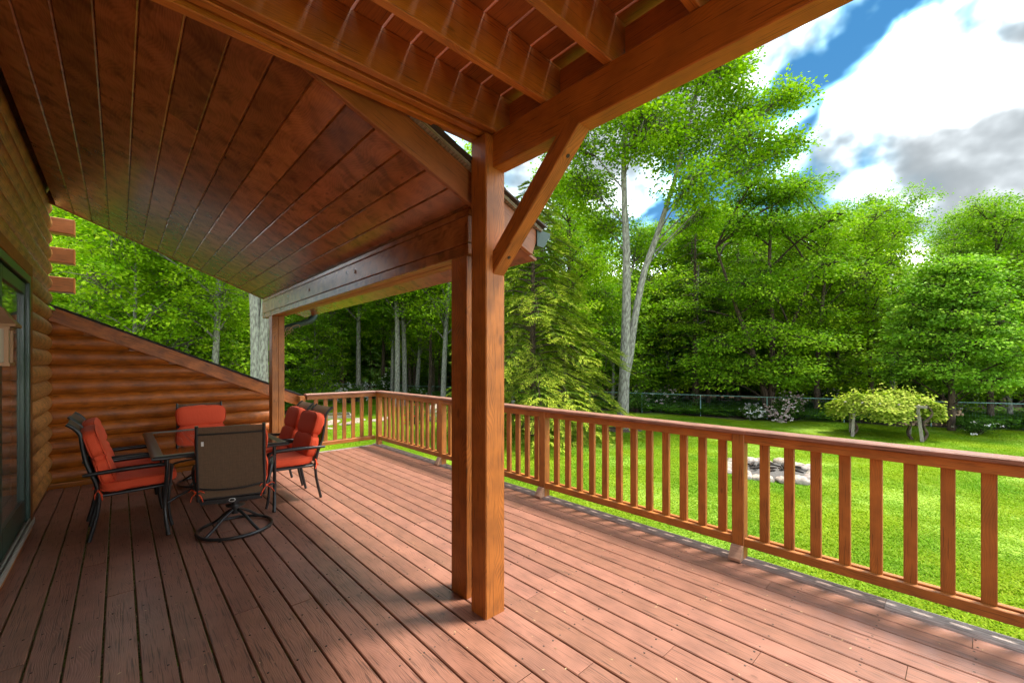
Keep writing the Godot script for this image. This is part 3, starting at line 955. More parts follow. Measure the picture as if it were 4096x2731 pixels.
# welt cord round both edges of a pad that lies in local x, y
func piping(parent: Node, at: Vector3, b: Basis, x: float, y: float, z: float) -> void:
	var g := Geo.new()
	g.col = Color(0.8, 0.72, 0.7)
	for s in [-z, z]:
		var ps := []
		for k in 40:
			var t := TAU * k / 40
			var q := pow(pow(absf(cos(t)), 4.2) + pow(absf(sin(t)), 4.2), -1.0 / 4.2)
			ps.append(at + b * Vector3(cos(t) * q * x, sin(t) * q * y, s))
		g.tube(ps, [0.0045], 5, true)
	part("piping", g, mats.red_cloth, parent)

# high-backed cushion: a seat pad and a back of two quilted puffs
func cushion(label: String, at: Vector3, turn: float, lean: float, back_at: Vector3, group: String) -> void:
	var c := thing("chair_cushion", label, "cushion", at, turn, group)
	var nz := noise(int(rng.randi() % 1000), 5.5, 3)
	var g := Geo.new()
	g.pillow(Vector3(0, 0.462, -0.035), Vector3(0.268, 0.056, 0.275), Basis(Vector3.RIGHT, 0.03), 4.5, 14, nz, 0.016)
	var seat := part("seat_pad", g, mats.red_cloth, c)
	piping(seat, Vector3(0, 0.462, -0.035), Basis(Vector3.RIGHT, 0.03) * Basis(Vector3.RIGHT, PI / 2), 0.262, 0.268, 0.036)
	var b := Basis(Vector3.RIGHT, lean)
	for k in 2:
		g = Geo.new()
		g.pillow(Vector3.ZERO, Vector3(0.272, 0.135, 0.062), Basis(), 4.2, 14, nz, 0.018)
		var pad := part("back_pad", g, mats.red_cloth, c, back_at + b * Vector3(0, 0.252 * k, 0), b)
		piping(pad, Vector3.ZERO, Basis(), 0.266, 0.129, 0.042)
	var seam := Geo.new()
	seam.tube([b * Vector3(-0.235, 0.126, 0), b * Vector3(0.235, 0.126, 0)], [0.03, 0.03], 6)
	part("seam", seam, mats.red_cloth, c, back_at)
	bow(c, Vector3(0.26, 0.44, 0.24), Basis(Vector3.UP, 0.5))
	bow(c, Vector3(-0.26, 0.44, 0.24), Basis(Vector3.UP, -0.5))

func swivel_chair(label: String, at: Vector3, turn: float) -> void:
	var c := thing("swivel_chair", label, "chair", at, turn, "swivel rocker patio chairs")
	for s in [-1.0, 1.0]:
		var w: float = 0.245 * s
		var g := Geo.new()
		g.tube(curve([Vector3(w, 0.36, 0.235), Vector3(w, 0.45, 0.245), Vector3(w, 0.70, 0.285), Vector3(w, 0.90, 0.305), Vector3(w, 1.02, 0.32)]), [0.0165], 8, false, 0.85)
		part("back_post", g, mats.black_metal, c)
		g = Geo.new()
		g.tube(curve([Vector3(w, 0.40, 0.22), Vector3(w * 1.14, 0.50, 0.16), Vector3(w * 1.18, 0.585, 0.12), Vector3(w * 1.2, 0.615, 0.02), Vector3(w * 1.2, 0.61, -0.16), Vector3(w * 1.18, 0.56, -0.235), Vector3(w * 1.12, 0.46, -0.235), Vector3(w, 0.40, -0.20)]), [0.013, 0.013, 0.014, 0.014, 0.015, 0.018, 0.022, 0.026, 0.028, 0.028, 0.03, 0.03, 0.032, 0.032, 0.032, 0.032, 0.03, 0.028, 0.024, 0.02, 0.016, 0.014, 0.013, 0.013, 0.013, 0.013, 0.013, 0.013, 0.013], 8, false, 0.6)
		part("arm", g, mats.black_metal, c)
	var f := Geo.new()
	for s in [-0.24, 0.24]: f.tube([Vector3(s, 0.375, 0.235), Vector3(s, 0.385, 0), Vector3(s, 0.40, -0.25)], [0.015], 6)
	for z in [-0.25, 0.235]: f.tube([Vector3(-0.24, 0.40 if z < 0 else 0.375, z), Vector3(0.24, 0.40 if z < 0 else 0.375, z)], [0.015], 6)
	f.box(Vector3(0.46, 0.035, 0.03), Vector3(0, 0.345, 0.235))
	f.box(Vector3(0.22, 0.03, 0.30), Vector3(0, 0.32, 0.05))
	for s in [-0.12, 0.12]: f.box(Vector3(0.03, 0.05, 0.34), Vector3(s, 0.345, 0.03))
	part("seat_frame", f, mats.black_metal, c)
	var bar := Geo.new()
	bar.tube([Vector3(-0.24, 0.945, 0.318), Vector3(0.24, 0.945, 0.318)], [0.009], 6)
	part("cross_bar", bar, mats.black_metal, c)
	bar = Geo.new()
	bar.tube(curve([Vector3(-0.235, 0.475, 0.265), Vector3(-0.1, 0.455, 0.285), Vector3(0.1, 0.455, 0.285), Vector3(0.235, 0.475, 0.265)]), [0.008], 6)
	part("cross_bar", bar, mats.black_metal, c)
	var l := []
	var r := []
	for p in curve([Vector3(0, 0.385, 0.252), Vector3(0, 0.45, 0.258), Vector3(0, 0.70, 0.293), Vector3(0, 0.90, 0.313), Vector3(0, 1.008, 0.327)]):
		l.append(p - Vector3(0.238, 0, 0))
		r.append(p + Vector3(0.238, 0, 0))
	part("sling_back", ribbon(l, r), mats.sling, c)
	part("sling_seat", ribbon([Vector3(-0.235, 0.40, -0.245), Vector3(-0.235, 0.385, 0), Vector3(-0.235, 0.385, 0.23)], [Vector3(0.235, 0.40, -0.245), Vector3(0.235, 0.385, 0), Vector3(0.235, 0.385, 0.23)]), mats.sling, c)
	var col := Geo.new()
	col.tube([Vector3(0, 0.15, 0), Vector3(0, 0.31, 0)], [0.032], 12)
	col.tube([Vector3(0, 0.222, 0), Vector3(0, 0.226, 0), Vector3(0, 0.234, 0), Vector3(0, 0.238, 0)], [0.035, 0.078, 0.078, 0.04], 16)
	part("swivel_column", col, mats.black_metal, c)
	for k in 4:
		var a := PI / 4 + k * PI / 2
		var o := Vector3(sin(a), 0, cos(a))
		var g := Geo.new()
		g.tube(curve([o * 0.03 + Vector3(0, 0.19, 0), o * 0.12 + Vector3(0, 0.14, 0), o * 0.22 + Vector3(0, 0.065, 0), o * 0.285 + Vector3(0, 0.025, 0)]), [0.013], 8)
		part("base_spoke", g, mats.black_metal, c)
	var ring := []
	for k in 40: ring.append(Vector3(cos(TAU * k / 40) * 0.295, 0.02, sin(TAU * k / 40) * 0.295))
	var rg := Geo.new()
	rg.tube(ring, [0.0145], 8, true)
	part("base_ring", rg, mats.black_metal, c)
	for k in 4:
		var g := Geo.new()
		g.box(Vector3(0.02, 0.008, 0.02), Vector3(cos(TAU * k / 4 + 0.3) * 0.295, 0.004, sin(TAU * k / 4 + 0.3) * 0.295))
		part("foot_pad", g, mats.black_metal, c)
	var t := Geo.new()
	t.box(Vector3(0.018, 0.038, 0.002), Vector3(-0.205, 0.865, 0.3175), Basis(Vector3.RIGHT, 0.1), 0.0)
	part("tag", t, mats.plastic_white, c)
	var bd := Geo.new()
	bd.tube([Vector3(0, 0.345, 0.2495), Vector3(0, 0.345, 0.2525)], [0.016], 16, false, 1.0)
	var badge := part("badge", bd, mats.plastic_white, c)
	badge.scale = Vector3(1.6, 1, 1)
	var em := Geo.new()
	em.tube([Vector3(0, 0.345, 0.2530), Vector3(0, 0.345, 0.2536)], [0.0125], 16)
	em.tube([Vector3(0, 0.345, 0.2538), Vector3(0, 0.345, 0.2542)], [0.009], 16)
	part("emblem", em, mats.black_metal, badge)

func furniture() -> void:
	var t := thing("patio_table", "black metal patio table with smoked glass top among red-cushioned chairs", "table", Vector3(0.755, 0, -5.72))
	var hx := 0.505
	var hz := 0.87
	var prof := PackedVector2Array([Vector2(-0.045, -0.018), Vector2(0.03, -0.018), Vector2(0.045, -0.008), Vector2(0.045, 0.004), Vector2(0.03, 0.014), Vector2(0.012, 0.018), Vector2(-0.02, 0.018), Vector2(-0.045, 0.008)])
	for k in 4:
		var g := Geo.new()
		var half := hz if k % 2 == 0 else hx
		g.sweep(prof, -half, half, Vector3.ZERO, Basis(), true)
		# mitre the ends
		for q in g.v.size():
			var p := g.v[q]
			p.z += signf(p.z) * (p.x - 0.0)
			g.v[q] = p
		var b := Basis(Vector3.UP, k * PI / 2)
		part("table_frame", g, mats.black_metal, t, b * Vector3(hx if k % 2 == 0 else hz, 0, 0) + Vector3(0, 0.715, 0), b)
	var gl := Geo.new()
	gl.box(Vector3(2 * hx - 0.07, 0.006, 2 * hz - 0.07), Vector3(0, 0.722, 0), Basis(), 0.0)
	part("glass_top", gl, mats.table_glass, t)
	for k in 3:
		var g := Geo.new()
		g.col = Color(1, 1, 1) if k != 1 else Color(0.8, 0.76, 0.7)
		g.box(Vector3(0.30, 0.004, 0.30), Vector3(0, 0.7155, (k - 1) * 0.315), Basis(), 0.0)
		part("tile", g, mats.stone_tile, t)
	for s in [-1.0, 1.0]:
		var g := Geo.new()
		g.box(Vector3(0.022, 0.008, 2 * hz - 0.1), Vector3(0.19 * s, 0.713, 0))
		part("cross_strip", g, mats.black_metal, t)
	for x in [-1.0, 1.0]:
		for z in [-1.0, 1.0]:
			var g := Geo.new()
			var ps := []
			for p in [[0.0, 0.70], [0.0, 0.58], [0.022, 0.45], [0.045, 0.32], [0.035, 0.18], [-0.005, 0.06], [-0.03, 0.004]]:
				ps.append(Vector3(x * (0.435 + p[0] * 0.3), p[1], z * (0.795 - p[0])))
			g.tube(curve(ps), [0.021], 8, false, 0.8)
			part("leg", g, mats.black_metal, t)
	for z in [-1.0, 1.0]:
		var g := Geo.new()
		g.tube(curve([Vector3(-0.43, 0.28, z * 0.75), Vector3(-0.2, 0.37, z * 0.72), Vector3(0.2, 0.37, z * 0.72), Vector3(0.43, 0.28, z * 0.75)]), [0.012], 6)
		part("stretcher", g, mats.black_metal, t)
	var q := [
		[0.105, -5.42, -PI / 2 + 0.02, "black sling dining chair by the house wall, nearer the viewer", "red tufted cushion on the nearer chair beside the house wall"],
		[0.085, -6.10, -PI / 2 - 0.03, "black sling dining chair by the house wall, nearer the log lean-to", "red tufted cushion on the farther chair beside the house wall"],
		[1.405, -5.32, PI / 2 + 0.03, "black sling dining chair on the lawn side, nearer the viewer", "red tufted cushion on the nearer chair beside the railing"],
		[1.415, -5.99, PI / 2 - 0.02, "black sling dining chair on the lawn side, nearer the log lean-to", "red tufted cushion on the farther chair beside the railing"]]
	for a in q:
		dining_chair("dining_chair", a[3], Vector3(a[0], 0, a[1]), a[2])
		cushion(a[4], Vector3(a[0], 0, a[1]), a[2], 0.27, Vector3(0, 0.60, 0.205), "red chair cushions")
	swivel_chair("black swivel chair with its mesh back turned to the viewer", Vector3(0.80, 0, -4.66), -0.27)
	cushion("red cushion on the swivel chair turned away from the viewer", Vector3(0.80, 0, -4.66), -0.27, 0.14, Vector3(0, 0.60, 0.19), "red chair cushions")
	swivel_chair("black swivel chair at the table's far end facing the viewer", Vector3(0.83, 0, -6.78), PI + 0.08)
	cushion("red cushion on the swivel chair that faces the viewer", Vector3(0.83, 0, -6.78), PI + 0.08, 0.14, Vector3(0, 0.60, 0.19), "red chair cushions")

# ------------------------------------------------------------------ garden
func stone(size: Vector3, seed_: int, cut := 0.75) -> Geo:
	var g := Geo.new()
	var r := RandomNumberGenerator.new()
	r.seed = seed_
	var k := r.randf_range(0.75, 1.0)
	g.col = Color(k, k * r.randf_range(0.94, 1.0), k * r.randf_range(0.86, 1.0))
	g.pillow(Vector3.ZERO, size, Basis.from_euler(Vector3(r.randf_range(-0.15, 0.15), r.randf() * TAU, r.randf_range(-0.15, 0.15))), r.randf_range(2.3, 3.2), 8, noise(seed_, 1.0 / (size.x * 1.1), 3), size.y * cut)
	return g

func ground_at(x: float, z: float) -> Vector3:
	return Vector3(x, LAWN + lift(x, z), z)

func shrub(called: String, label: String, at: Vector3, size: Vector3, leaves: int, cols: Array, bloom: Array, blooms: int, group := "", ls := 0.09) -> void:
	var s := thing(called, label, "shrub", at, 0.0, group)
	var g := Geo.new()
	var f := Geo.new()
	var st := Geo.new()
	var r := RandomNumberGenerator.new()
	r.seed = int(at.x * 91.0 + at.z * 37.0) + 5000
	st.col = Color(0.5, 0.45, 0.4)
	var hubs := []
	for k in 22:
		var d := Vector3(r.randf_range(-1, 1), r.randf_range(0.1, 1.0), r.randf_range(-1, 1)).normalized() * pow(r.randf(), 0.35)
		var p := Vector3(d.x * size.x * 0.8, size.y * 0.22 + d.y * size.y * 0.66, d.z * size.z * 0.8)
		hubs.append(p)
		st.tube([Vector3(d.x * 0.1, 0, d.z * 0.1), p * Vector3(0.5, 0.45, 0.5), p], [0.025, 0.016, 0.008], 4)
	for k in leaves:
		var hb: Vector3 = hubs[r.randi() % hubs.size()]
		var p := hb + Vector3(r.randfn(0, 0.17) * size.x, r.randfn(0, 0.13) * size.y, r.randfn(0, 0.17) * size.z)
		if p.y < 0.02: continue
		var d := Vector3(r.randf_range(-1, 1), r.randf_range(-0.4, 0.6), r.randf_range(-1, 1)).normalized()
		var nn := (Vector3(r.randf_range(-0.7, 0.7), 1, r.randf_range(-0.7, 0.7)) - d * 0.2).normalized()
		nn = (nn - d * nn.dot(d)).normalized()
		var a: Color = cols[r.randi() % cols.size()]
		var l := r.randf_range(0.75, 1.25)
		g.leaf(p, nn, d, ls * l, ls * 0.55 * l, a * r.randf_range(0.75, 1.15))
	for k in blooms:
		var hb: Vector3 = hubs[r.randi() % hubs.size()]
		var o := (hb - Vector3(0, size.y * 0.4, 0)).normalized()
		var p := hb + Vector3(o.x * size.x, o.y * size.y, o.z * size.z) * 0.26 + Vector3(r.randfn(0, 0.12) * size.x, r.randfn(0, 0.09) * size.y, r.randfn(0, 0.12) * size.z)
		var a: Color = bloom[r.randi() % bloom.size()]
		for q in 7:
			var d := Vector3(r.randf_range(-1, 1), r.randf_range(-0.2, 0.7), r.randf_range(-1, 1)).normalized()
			var nn := o.slerp(Vector3.UP, 0.3).normalized()
			nn = (nn - d * nn.dot(d)).normalized()
			f.leaf(p + d * 0.01, nn, d, 0.075, 0.06, a * r.randf_range(0.85, 1.0))
	part("stems", st, mats.bark_brown, s).set_meta("kind", "stuff")
	var fo := part("foliage", g, mats.leaf, s)
	if blooms:
		part("blossoms", f, mats.petal, s)

func garden() -> void:
	# fire pit
	var fp := thing("fire_pit", "round fire pit of grey boulders with ash on the lawn", "fire pit", ground_at(12.95, -3.65))
	for k in 15:
		var a := TAU * k / 15 + rng.randf_range(-0.06, 0.06)
		var sz := Vector3(rng.randf_range(0.17, 0.30), rng.randf_range(0.09, 0.15), rng.randf_range(0.14, 0.22))
		part("stone", stone(sz, 300 + k, 0.5), mats.rock, fp, Vector3(cos(a) * 1.12, sz.y * rng.randf_range(0.1, 0.5), sin(a) * 1.0), Basis(Vector3.UP, -a))
	var ash := Geo.new()
	ash.pillow(Vector3.ZERO, Vector3(1.02, 0.09, 0.92), Basis(), 2.4, 22, noise(310, 3.0, 4), 0.09)
	part("ash_bed", ash, mats.ash, fp)
	for k in 16:
		var g := Geo.new()
		var q := rng.randf_range(0.2, 1.0)
		g.col = Color(0.35 * q, 0.3 * q, 0.27 * q)
		var l := rng.randf_range(0.1, 0.3)
		g.tube([Vector3(-l, 0, 0), Vector3(0, 0.02, 0.01), Vector3(l, 0, 0)], [0.025, 0.035, 0.02], 6)
		part("charred_stick", g, mats.bark_brown, fp, Vector3(rng.randfn(0, 0.32), rng.randf_range(0.09, 0.14), rng.randfn(0, 0.3)), Basis(Vector3.UP, rng.randf() * TAU))
	# grape arbour
	var ar := thing("grape_arbor", "low arbor roofed by a dome of yellow-green grape vine", "arbor", ground_at(23.1, -2.3))
	for a in [[-0.83, -0.85, 0.05], [-0.70, 1.12, -0.10], [0.55, -1.15, 0.0], [1.40, 0.72, 0.04]]:
		timber("post", ar, mats.weathered, Vector3(0.1, 0.1, 1.42), Vector3(a[0], 0.70, a[1]), Basis(Vector3.RIGHT, a[2]) * ALONG_Y)
	for a in [[-0.77, 0.13, 2.4], [0.98, -0.2, 2.4]]: timber("crossbeam", ar, mats.weathered, Vector3(0.07, 0.09, a[2]), Vector3(a[0], 1.36, a[1]))
	for k in 5: timber("slat", ar, mats.weathered, Vector3(0.05, 0.04, 2.6), Vector3(0.2, 1.43, -1.1 + 0.55 * k), ALONG_X)
	for a in [[Vector3(-0.5, 0, 1.15), 0.3], [Vector3(-0.35, 0, 0.9), -0.3], [Vector3(0.3, 0, -1.1), 0.2], [Vector3(-0.6, 0, -0.95), 0.35]]:
		var g := Geo.new()
		var o: Vector3 = a[0]
		var ps := curve([o, o + Vector3(0.12, 0.3, a[1] * 0.5), o + Vector3(-0.08, 0.7, a[1] * 0.2), o + Vector3(0.1, 1.1, a[1]), o + Vector3(0.0, 1.45, a[1] * 0.4)])
		var rs := []
		for k in ps.size(): rs.append(0.06 - 0.03 * k / ps.size())
		g.tube(ps, rs, 6)
		part("vine_trunk", g, mats.bark_brown, ar)
	var v := Geo.new()
	var r := RandomNumberGenerator.new()
	r.seed = 640
	for k in 21000:
		var a := r.randf() * TAU
		var q := sqrt(r.randf())
		var lx := cos(a) * q
		var lz := sin(a) * q
		var crown := 1.50 + 0.24 * (1.0 - q * q) - 0.30 * maxf(0.0, q - 0.7) / 0.3 + 0.20 * sin(lx * 4.0 + 1.0) * sin(lz * 5.0 + 0.6) + 0.12 * lz
		var p := Vector3(0.25 + lx * 1.5 * (1.0 + 0.14 * sin(a * 5.0)), crown - pow(r.randf(), 2.2) * 0.5, -0.05 + lz * 1.72 * (1.0 + 0.12 * sin(a * 7.0 + 1.0)))
		if r.randf() < 0.09: p += Vector3(r.randfn(0, 0.16), r.randfn(0.08, 0.16), r.randfn(0, 0.2))
		var d := Vector3(lx * 0.6 + r.randf_range(-1, 1), r.randf_range(-0.7, 0.1), lz * 0.6 + r.randf_range(-1, 1)).normalized()
		var nn := Vector3(lx * 0.7 + r.randf_range(-0.5, 0.5), 1.0, lz * 0.7 + r.randf_range(-0.5, 0.5))
		nn = (nn - d * nn.dot(d)).normalized()
		var cc: Color = [Color(0.26, 0.36, 0.03), Color(0.32, 0.40, 0.04), Color(0.40, 0.45, 0.06), Color(0.47, 0.50, 0.08)][r.randi() % 4]
		v.leaf(p, nn, d, r.randf_range(0.07, 0.13), r.randf_range(0.07, 0.12), cc)
	part("vine_leaves", v, mats.leaf, ar).set_meta("kind", "stuff")
	# stacked firewood
	var wp := thing("wood_pile", "stack of split firewood behind the young tree", "wood pile", ground_at(28.75, -1.05), 0.82)
	var logs := []
	for k in 4:
		var g := Geo.new()
		g.col = Color(0.85, 0.8, 0.75)
		g.tube([Vector3(0, 0, -0.24), Vector3(0, 0, 0.24)], [1.0 * 0.085, 0.085], 8, false, 0.9 - 0.08 * k)
		logs.append(g.mesh())
	for row in 5:
		for k in 18 - row:
			var m: Material = mats.cut_wood if rng.randf() < 0.55 else mats.bark_brown
			part("log", logs[rng.randi() % 4], m, wp, Vector3(rng.randf_range(-0.05, 0.05), 0.085 + row * 0.145, -1.5 + (k + row * 0.5) * 0.172), Basis(Vector3.UP, PI / 2 + rng.randf_range(-0.08, 0.08)) * Basis(Vector3.BACK, rng.randf() * TAU))
	for k in 9: timber("bark_slab", wp, mats.weathered, Vector3(0.18, 0.04, 0.5), Vector3(0, 0.80 + rng.randf() * 0.03, -1.25 + 0.29 * k), Basis(Vector3.UP, PI / 2 + rng.randf_range(-0.2, 0.2)) * Basis(Vector3.RIGHT, rng.randf_range(-0.1, 0.1)))
	# chain-link fence: posts and top rail; its mesh is drawn as fine wires
	var fe := thing("chain_link_fence", "thin pale green chain-link fence with top rail along the wood", "fence")
	var z := -56.0
	var was := Vector3.ZERO
	while z < 16.0:
		var p := Vector3(fence_x(z) - 0.2, LAWN, z)
		var g := Geo.new()
		g.tube([p, p + Vector3(0, 1.22, 0)], [0.028], 6)
		part("fence_post", g, mats.fence_metal, fe)
		if was != Vector3.ZERO:
			g = Geo.new()
			g.tube([was + Vector3(0, 1.2, 0), p + Vector3(0, 1.2, 0)], [0.021], 6)
			part("top_rail", g, mats.fence_metal, fe)
			g = Geo.new()
			for k in 30:
				for s in [0.0, 1.0]:
					var a := was.lerp(p, (k + s) / 31.0) + Vector3(0, 0.05, 0)
					var b := was.lerp(p, (k + 1.0 - s) / 31.0) + Vector3(0, 1.18, 0)
					g.tube([a, b], [0.0009], 3)
			part("wire_mesh", g, mats.fence_metal, fe).set_meta("kind", "stuff")
		was = p
		z += 3.05
	# vegetable bed, stepping stones, boulder
	var vb := thing("raised_bed", "timber-edged soil bed on the lawn beyond the end railing", "garden bed", ground_at(8.4, -23.9), -0.3)
	for a in [[0.0, 0.75], [0.0, -0.75]]: timber("edge_timber", vb, mats.weathered, Vector3(0.09, 0.16, 2.4), Vector3(a[0], 0.07, a[1]), ALONG_X)
	for x in [-1.16, 1.16]: timber("edge_timber", vb, mats.weathered, Vector3(0.09, 0.16, 1.41), Vector3(x, 0.07, 0))
	var soil := Geo.new()
	soil.pillow(Vector3.ZERO, Vector3(1.1, 0.12, 0.7), Basis(), 6.0, 12, noise(400, 4.0, 3), 0.04)
	part("soil", soil, mats.soil, vb)
	var sprout := Geo.new()
	for k in 260:
		var d := Vector3(rng.randf_range(-1, 1), 1.0, rng.randf_range(-1, 1)).normalized()
		var nn := d.cross(Vector3(0.3, 0.2, 1)).normalized()
		sprout.leaf(Vector3(rng.randf_range(-1, 1), 0.10, rng.randf_range(-0.6, 0.6)), nn, d, rng.randf_range(0.05, 0.13), 0.04, Color(0.12, 0.22, 0.03))
	part("seedlings", sprout, mats.leaf, vb).set_meta("kind", "stuff")
	var flags := [[7.4, -21.5, 0.55, "broad pale flagstone nearest the chairs"], [8.0, -22.0, 0.42, "grey flagstone beside the soil bed"], [8.25, -21.0, 0.5, "brown flagstone in the middle of the stepping path"], [8.95, -21.35, 0.4, "small white flagstone in the stepping path"], [9.35, -22.0, 0.5, "pale flagstone at the back of the path"], [9.9, -21.1, 0.45, "flat flagstone between the last balusters"], [10.5, -21.5, 0.4, "flagstone at the railing corner end of the path"], [6.9, -20.0, 0.42, "lone white flagstone close behind the chairs"]]
	for k in flags.size():
		var a: Array = flags[k]
		top("flagstone", stone(Vector3(a[2], 0.07, a[2] * 0.75), 420 + k, 0.5), mats.rock, a[3], "stone", ground_at(a[0], a[1]) + Vector3(0, 0.015, 0), "stepping stones beyond the end railing")
	top("boulder", stone(Vector3(0.42, 0.50, 0.36), 440, 0.35), mats.rock, "tall pale boulder on the lawn beside the rose bush", "boulder", ground_at(12.15, -18.95) + Vector3(0, 0.36, 0))
	top("boulder", stone(Vector3(0.22, 0.15, 0.18), 441, 0.4), mats.rock, "small white rock under the many-stemmed tree", "boulder", ground_at(24.9, -6.5) + Vector3(0, 0.08, 0))
	var mulch := thing("mulch_ring", "ring of dark mulch around the forked tree's foot", "mulch", ground_at(16.59, -10.51))
	var mu := Geo.new()
	mu.pillow(Vector3.ZERO, Vector3(0.85, 0.09, 0.85), Basis(), 2.3, 14, noise(443, 5.0, 3), 0.03)
	part("mulch", mu, mats.soil, mulch)
	var laurel := [Color(0.035, 0.085, 0.02), Color(0.06, 0.13, 0.025), Color(0.09, 0.19, 0.03), Color(0.14, 0.25, 0.04)]
	var white := [Color(0.75, 0.74, 0.72), Color(0.72, 0.66, 0.65), Color(0.6, 0.55, 0.5)]
	var pink := [Color(0.62, 0.45, 0.44), Color(0.7, 0.6, 0.58), Color(0.55, 0.38, 0.36)]
	shrub("rose_bush", "rose bush with red flowers behind the railing near the boulder", ground_at(10.9, -18.75), Vector3(0.55, 1.0, 0.55), 2600, laurel, [Color(0.55, 0.015, 0.02), Color(0.7, 0.04, 0.04)], 42)
	var bushes := [
		["tall laurel with white blossom beyond the fence, behind the corner post", 12.9, -39.5, Vector3(1.5, 2.9, 1.5), white, 130],
		["low laurel covered in white blossom before the pale straight trunk", 12.6, -31.2, Vector3(1.5, 1.6, 1.3), white, 230],
		["white-flowered laurel between the brown trunk and the forked grey tree", 16.4, -32.6, Vector3(1.4, 2.3, 1.4), white, 120],
		["round green laurel under the leaning trunk near the rose bush", 16.6, -28.8, Vector3(1.2, 1.3, 1.2), white, 25],
		["rounded green bush beside the forked tree's foot", 22.9, -13.6, Vector3(0.95, 1.35, 0.95), white, 18],
		["laurel with pale pink blossom by the fence behind the rounded bush", 25.2, -13.2, Vector3(1.15, 1.45, 1.1), pink, 120],
		["laurel thick with pale pink blossom under the many-stemmed tree", 25.5, -6.35, Vector3(1.15, 1.35, 0.9), pink, 260],
		["small white-blossomed shrub left of the many-stemmed tree's foot", 24.7, -7.7, Vector3(0.75, 0.9, 0.7), white, 90],
		["low green shrub beside the young tree's foot", 26.7, 0.35, Vector3(0.85, 0.75, 0.75), white, 14],
		["dim laurel in the shade behind the arbor", 31.0, -4.5, Vector3(1.3, 1.8, 1.6), white, 50]]
	for b in bushes:
		shrub("laurel_bush", b[0], ground_at(b[1], b[2]), b[3], int(2600 * b[3].x * b[3].y), laurel, b[4], b[5], "laurel bushes along the wood")

# ------------------------------------------------------------------ trees
func stem_at(stem: Array, y: float) -> Vector3:
	for k in stem.size() - 1:
		var a: Vector3 = stem[k][0]
		var b: Vector3 = stem[k + 1][0]
		if y <= b.y: return a.lerp(b, clampf((y - a.y) / maxf(0.01, b.y - a.y), 0, 1))
	return stem[-1][0]

# stems: [[point, radius], ...]; lobes: [centre, radii, clumps, stem]; look: leaf length, leaves per clump, clump radius, colours, flatness
func broadleaf(seed_: int, stems: Array, lobes: Array, look: Dictionary) -> Array:
	var r := RandomNumberGenerator.new()
	r.seed = seed_
	var wood_ := Geo.new()
	var g := Geo.new()
	for s in stems:
		wood_.col = Color.WHITE
		var ps := []
		var rs := []
		for k in s.size():
			ps.append(s[k][0])
		ps = curve(ps, 3)
		for k in ps.size():
			var t := float(k) / 3.0
			var a := int(minf(t, s.size() - 2))
			rs.append(lerpf(s[a][1], s[a + 1][1], t - a))
		wood_.tube(ps, rs, 9)
	var cols: Array = look.cols
	for l in lobes:
		var c: Vector3 = l[0]
		var e: Vector3 = l[1]
		var stem: Array = stems[l[3]]
		var flat := Vector2(c.x - stem_at(stem, c.y).x, c.z - stem_at(stem, c.y).z).length()
		var start := stem_at(stem, c.y - flat * look.get("rise", 0.7) - 0.3)
		var mid := start.lerp(c, 0.5) + Vector3(0, flat * 0.08, 0)
		var limb := curve([start, mid, c, c + (c - mid).normalized() * e.x * 0.4], 3)
		var lr := []
		for k in limb.size(): lr.append(lerpf(look.get("limb", 0.09), 0.015, float(k) / (limb.size() - 1)))
		wood_.col = Color(0.72, 0.69, 0.65)
		wood_.tube(limb, lr, 5)
		wood_.col = Color(0.42, 0.38, 0.33)
		for k in l[2]:
			var d := Vector3(r.randfn(), r.randfn(), r.randfn()).normalized() * pow(r.randf(), 0.42)
			var p := c + d * e
			var from: Vector3 = limb[mini(limb.size() - 1, int(r.randf_range(0.35, 1.0) * limb.size()))]
			if r.randf() < 0.7: wood_.tube([from, from.lerp(p, 0.55) + Vector3(0, 0.12, 0), p], [0.022, 0.014, 0.006], 3)
			var cr: float = look.radius * r.randf_range(0.7, 1.3)
			var base: Color = cols[r.randi() % cols.size()]
			var hang := (p - c) * Vector3(0.4, 0, 0.4)
			for q in int(look.leaves * r.randf_range(0.7, 1.3)):
				var off := Vector3(clampf(r.randfn(), -1.5, 1.5) * cr * 0.55, clampf(r.randfn(), -1.6, 1.6) * cr * look.flat, clampf(r.randfn(), -1.5, 1.5) * cr * 0.55)
				var dd := (off + hang + Vector3(r.randf_range(-0.5, 0.5), r.randf_range(-0.55, 0.25), r.randf_range(-0.5, 0.5))).normalized()
				var nn := Vector3(r.randf_range(-0.8, 0.8), 1.0, r.randf_range(-0.8, 0.8))
				nn = (nn - dd * nn.dot(dd)).normalized()
				var ll: float = look.leaf * r.randf_range(0.7, 1.25)
				g.leaf(p + off, nn, dd, ll, ll * look.get("wide", 0.75), base * r.randf_range(0.78, 1.18))
	return [wood_.mesh(), g.mesh()]

func auto_lobes(r: RandomNumberGenerator, y0: float, y1: float, rad: float, n: int, clumps: int, nstems := 1) -> Array:
	var out := []
	for k in n:
		var t := (k + 0.5) / n
		var y := lerpf(y0, y1, t)
		var spread := rad * (0.35 + 0.65 * sin(PI * pow(clampf(t * 0.92 + 0.06, 0, 1), 0.8)))
		var a := k * 2.4 + r.randf_range(-0.5, 0.5)
		var d := spread * r.randf_range(0.45, 0.8)
		var s := rad * r.randf_range(0.34, 0.5)
		out.append([Vector3(cos(a) * d, y, sin(a) * d), Vector3(s, s * 0.72, s), clumps, k % nstems])
	return out

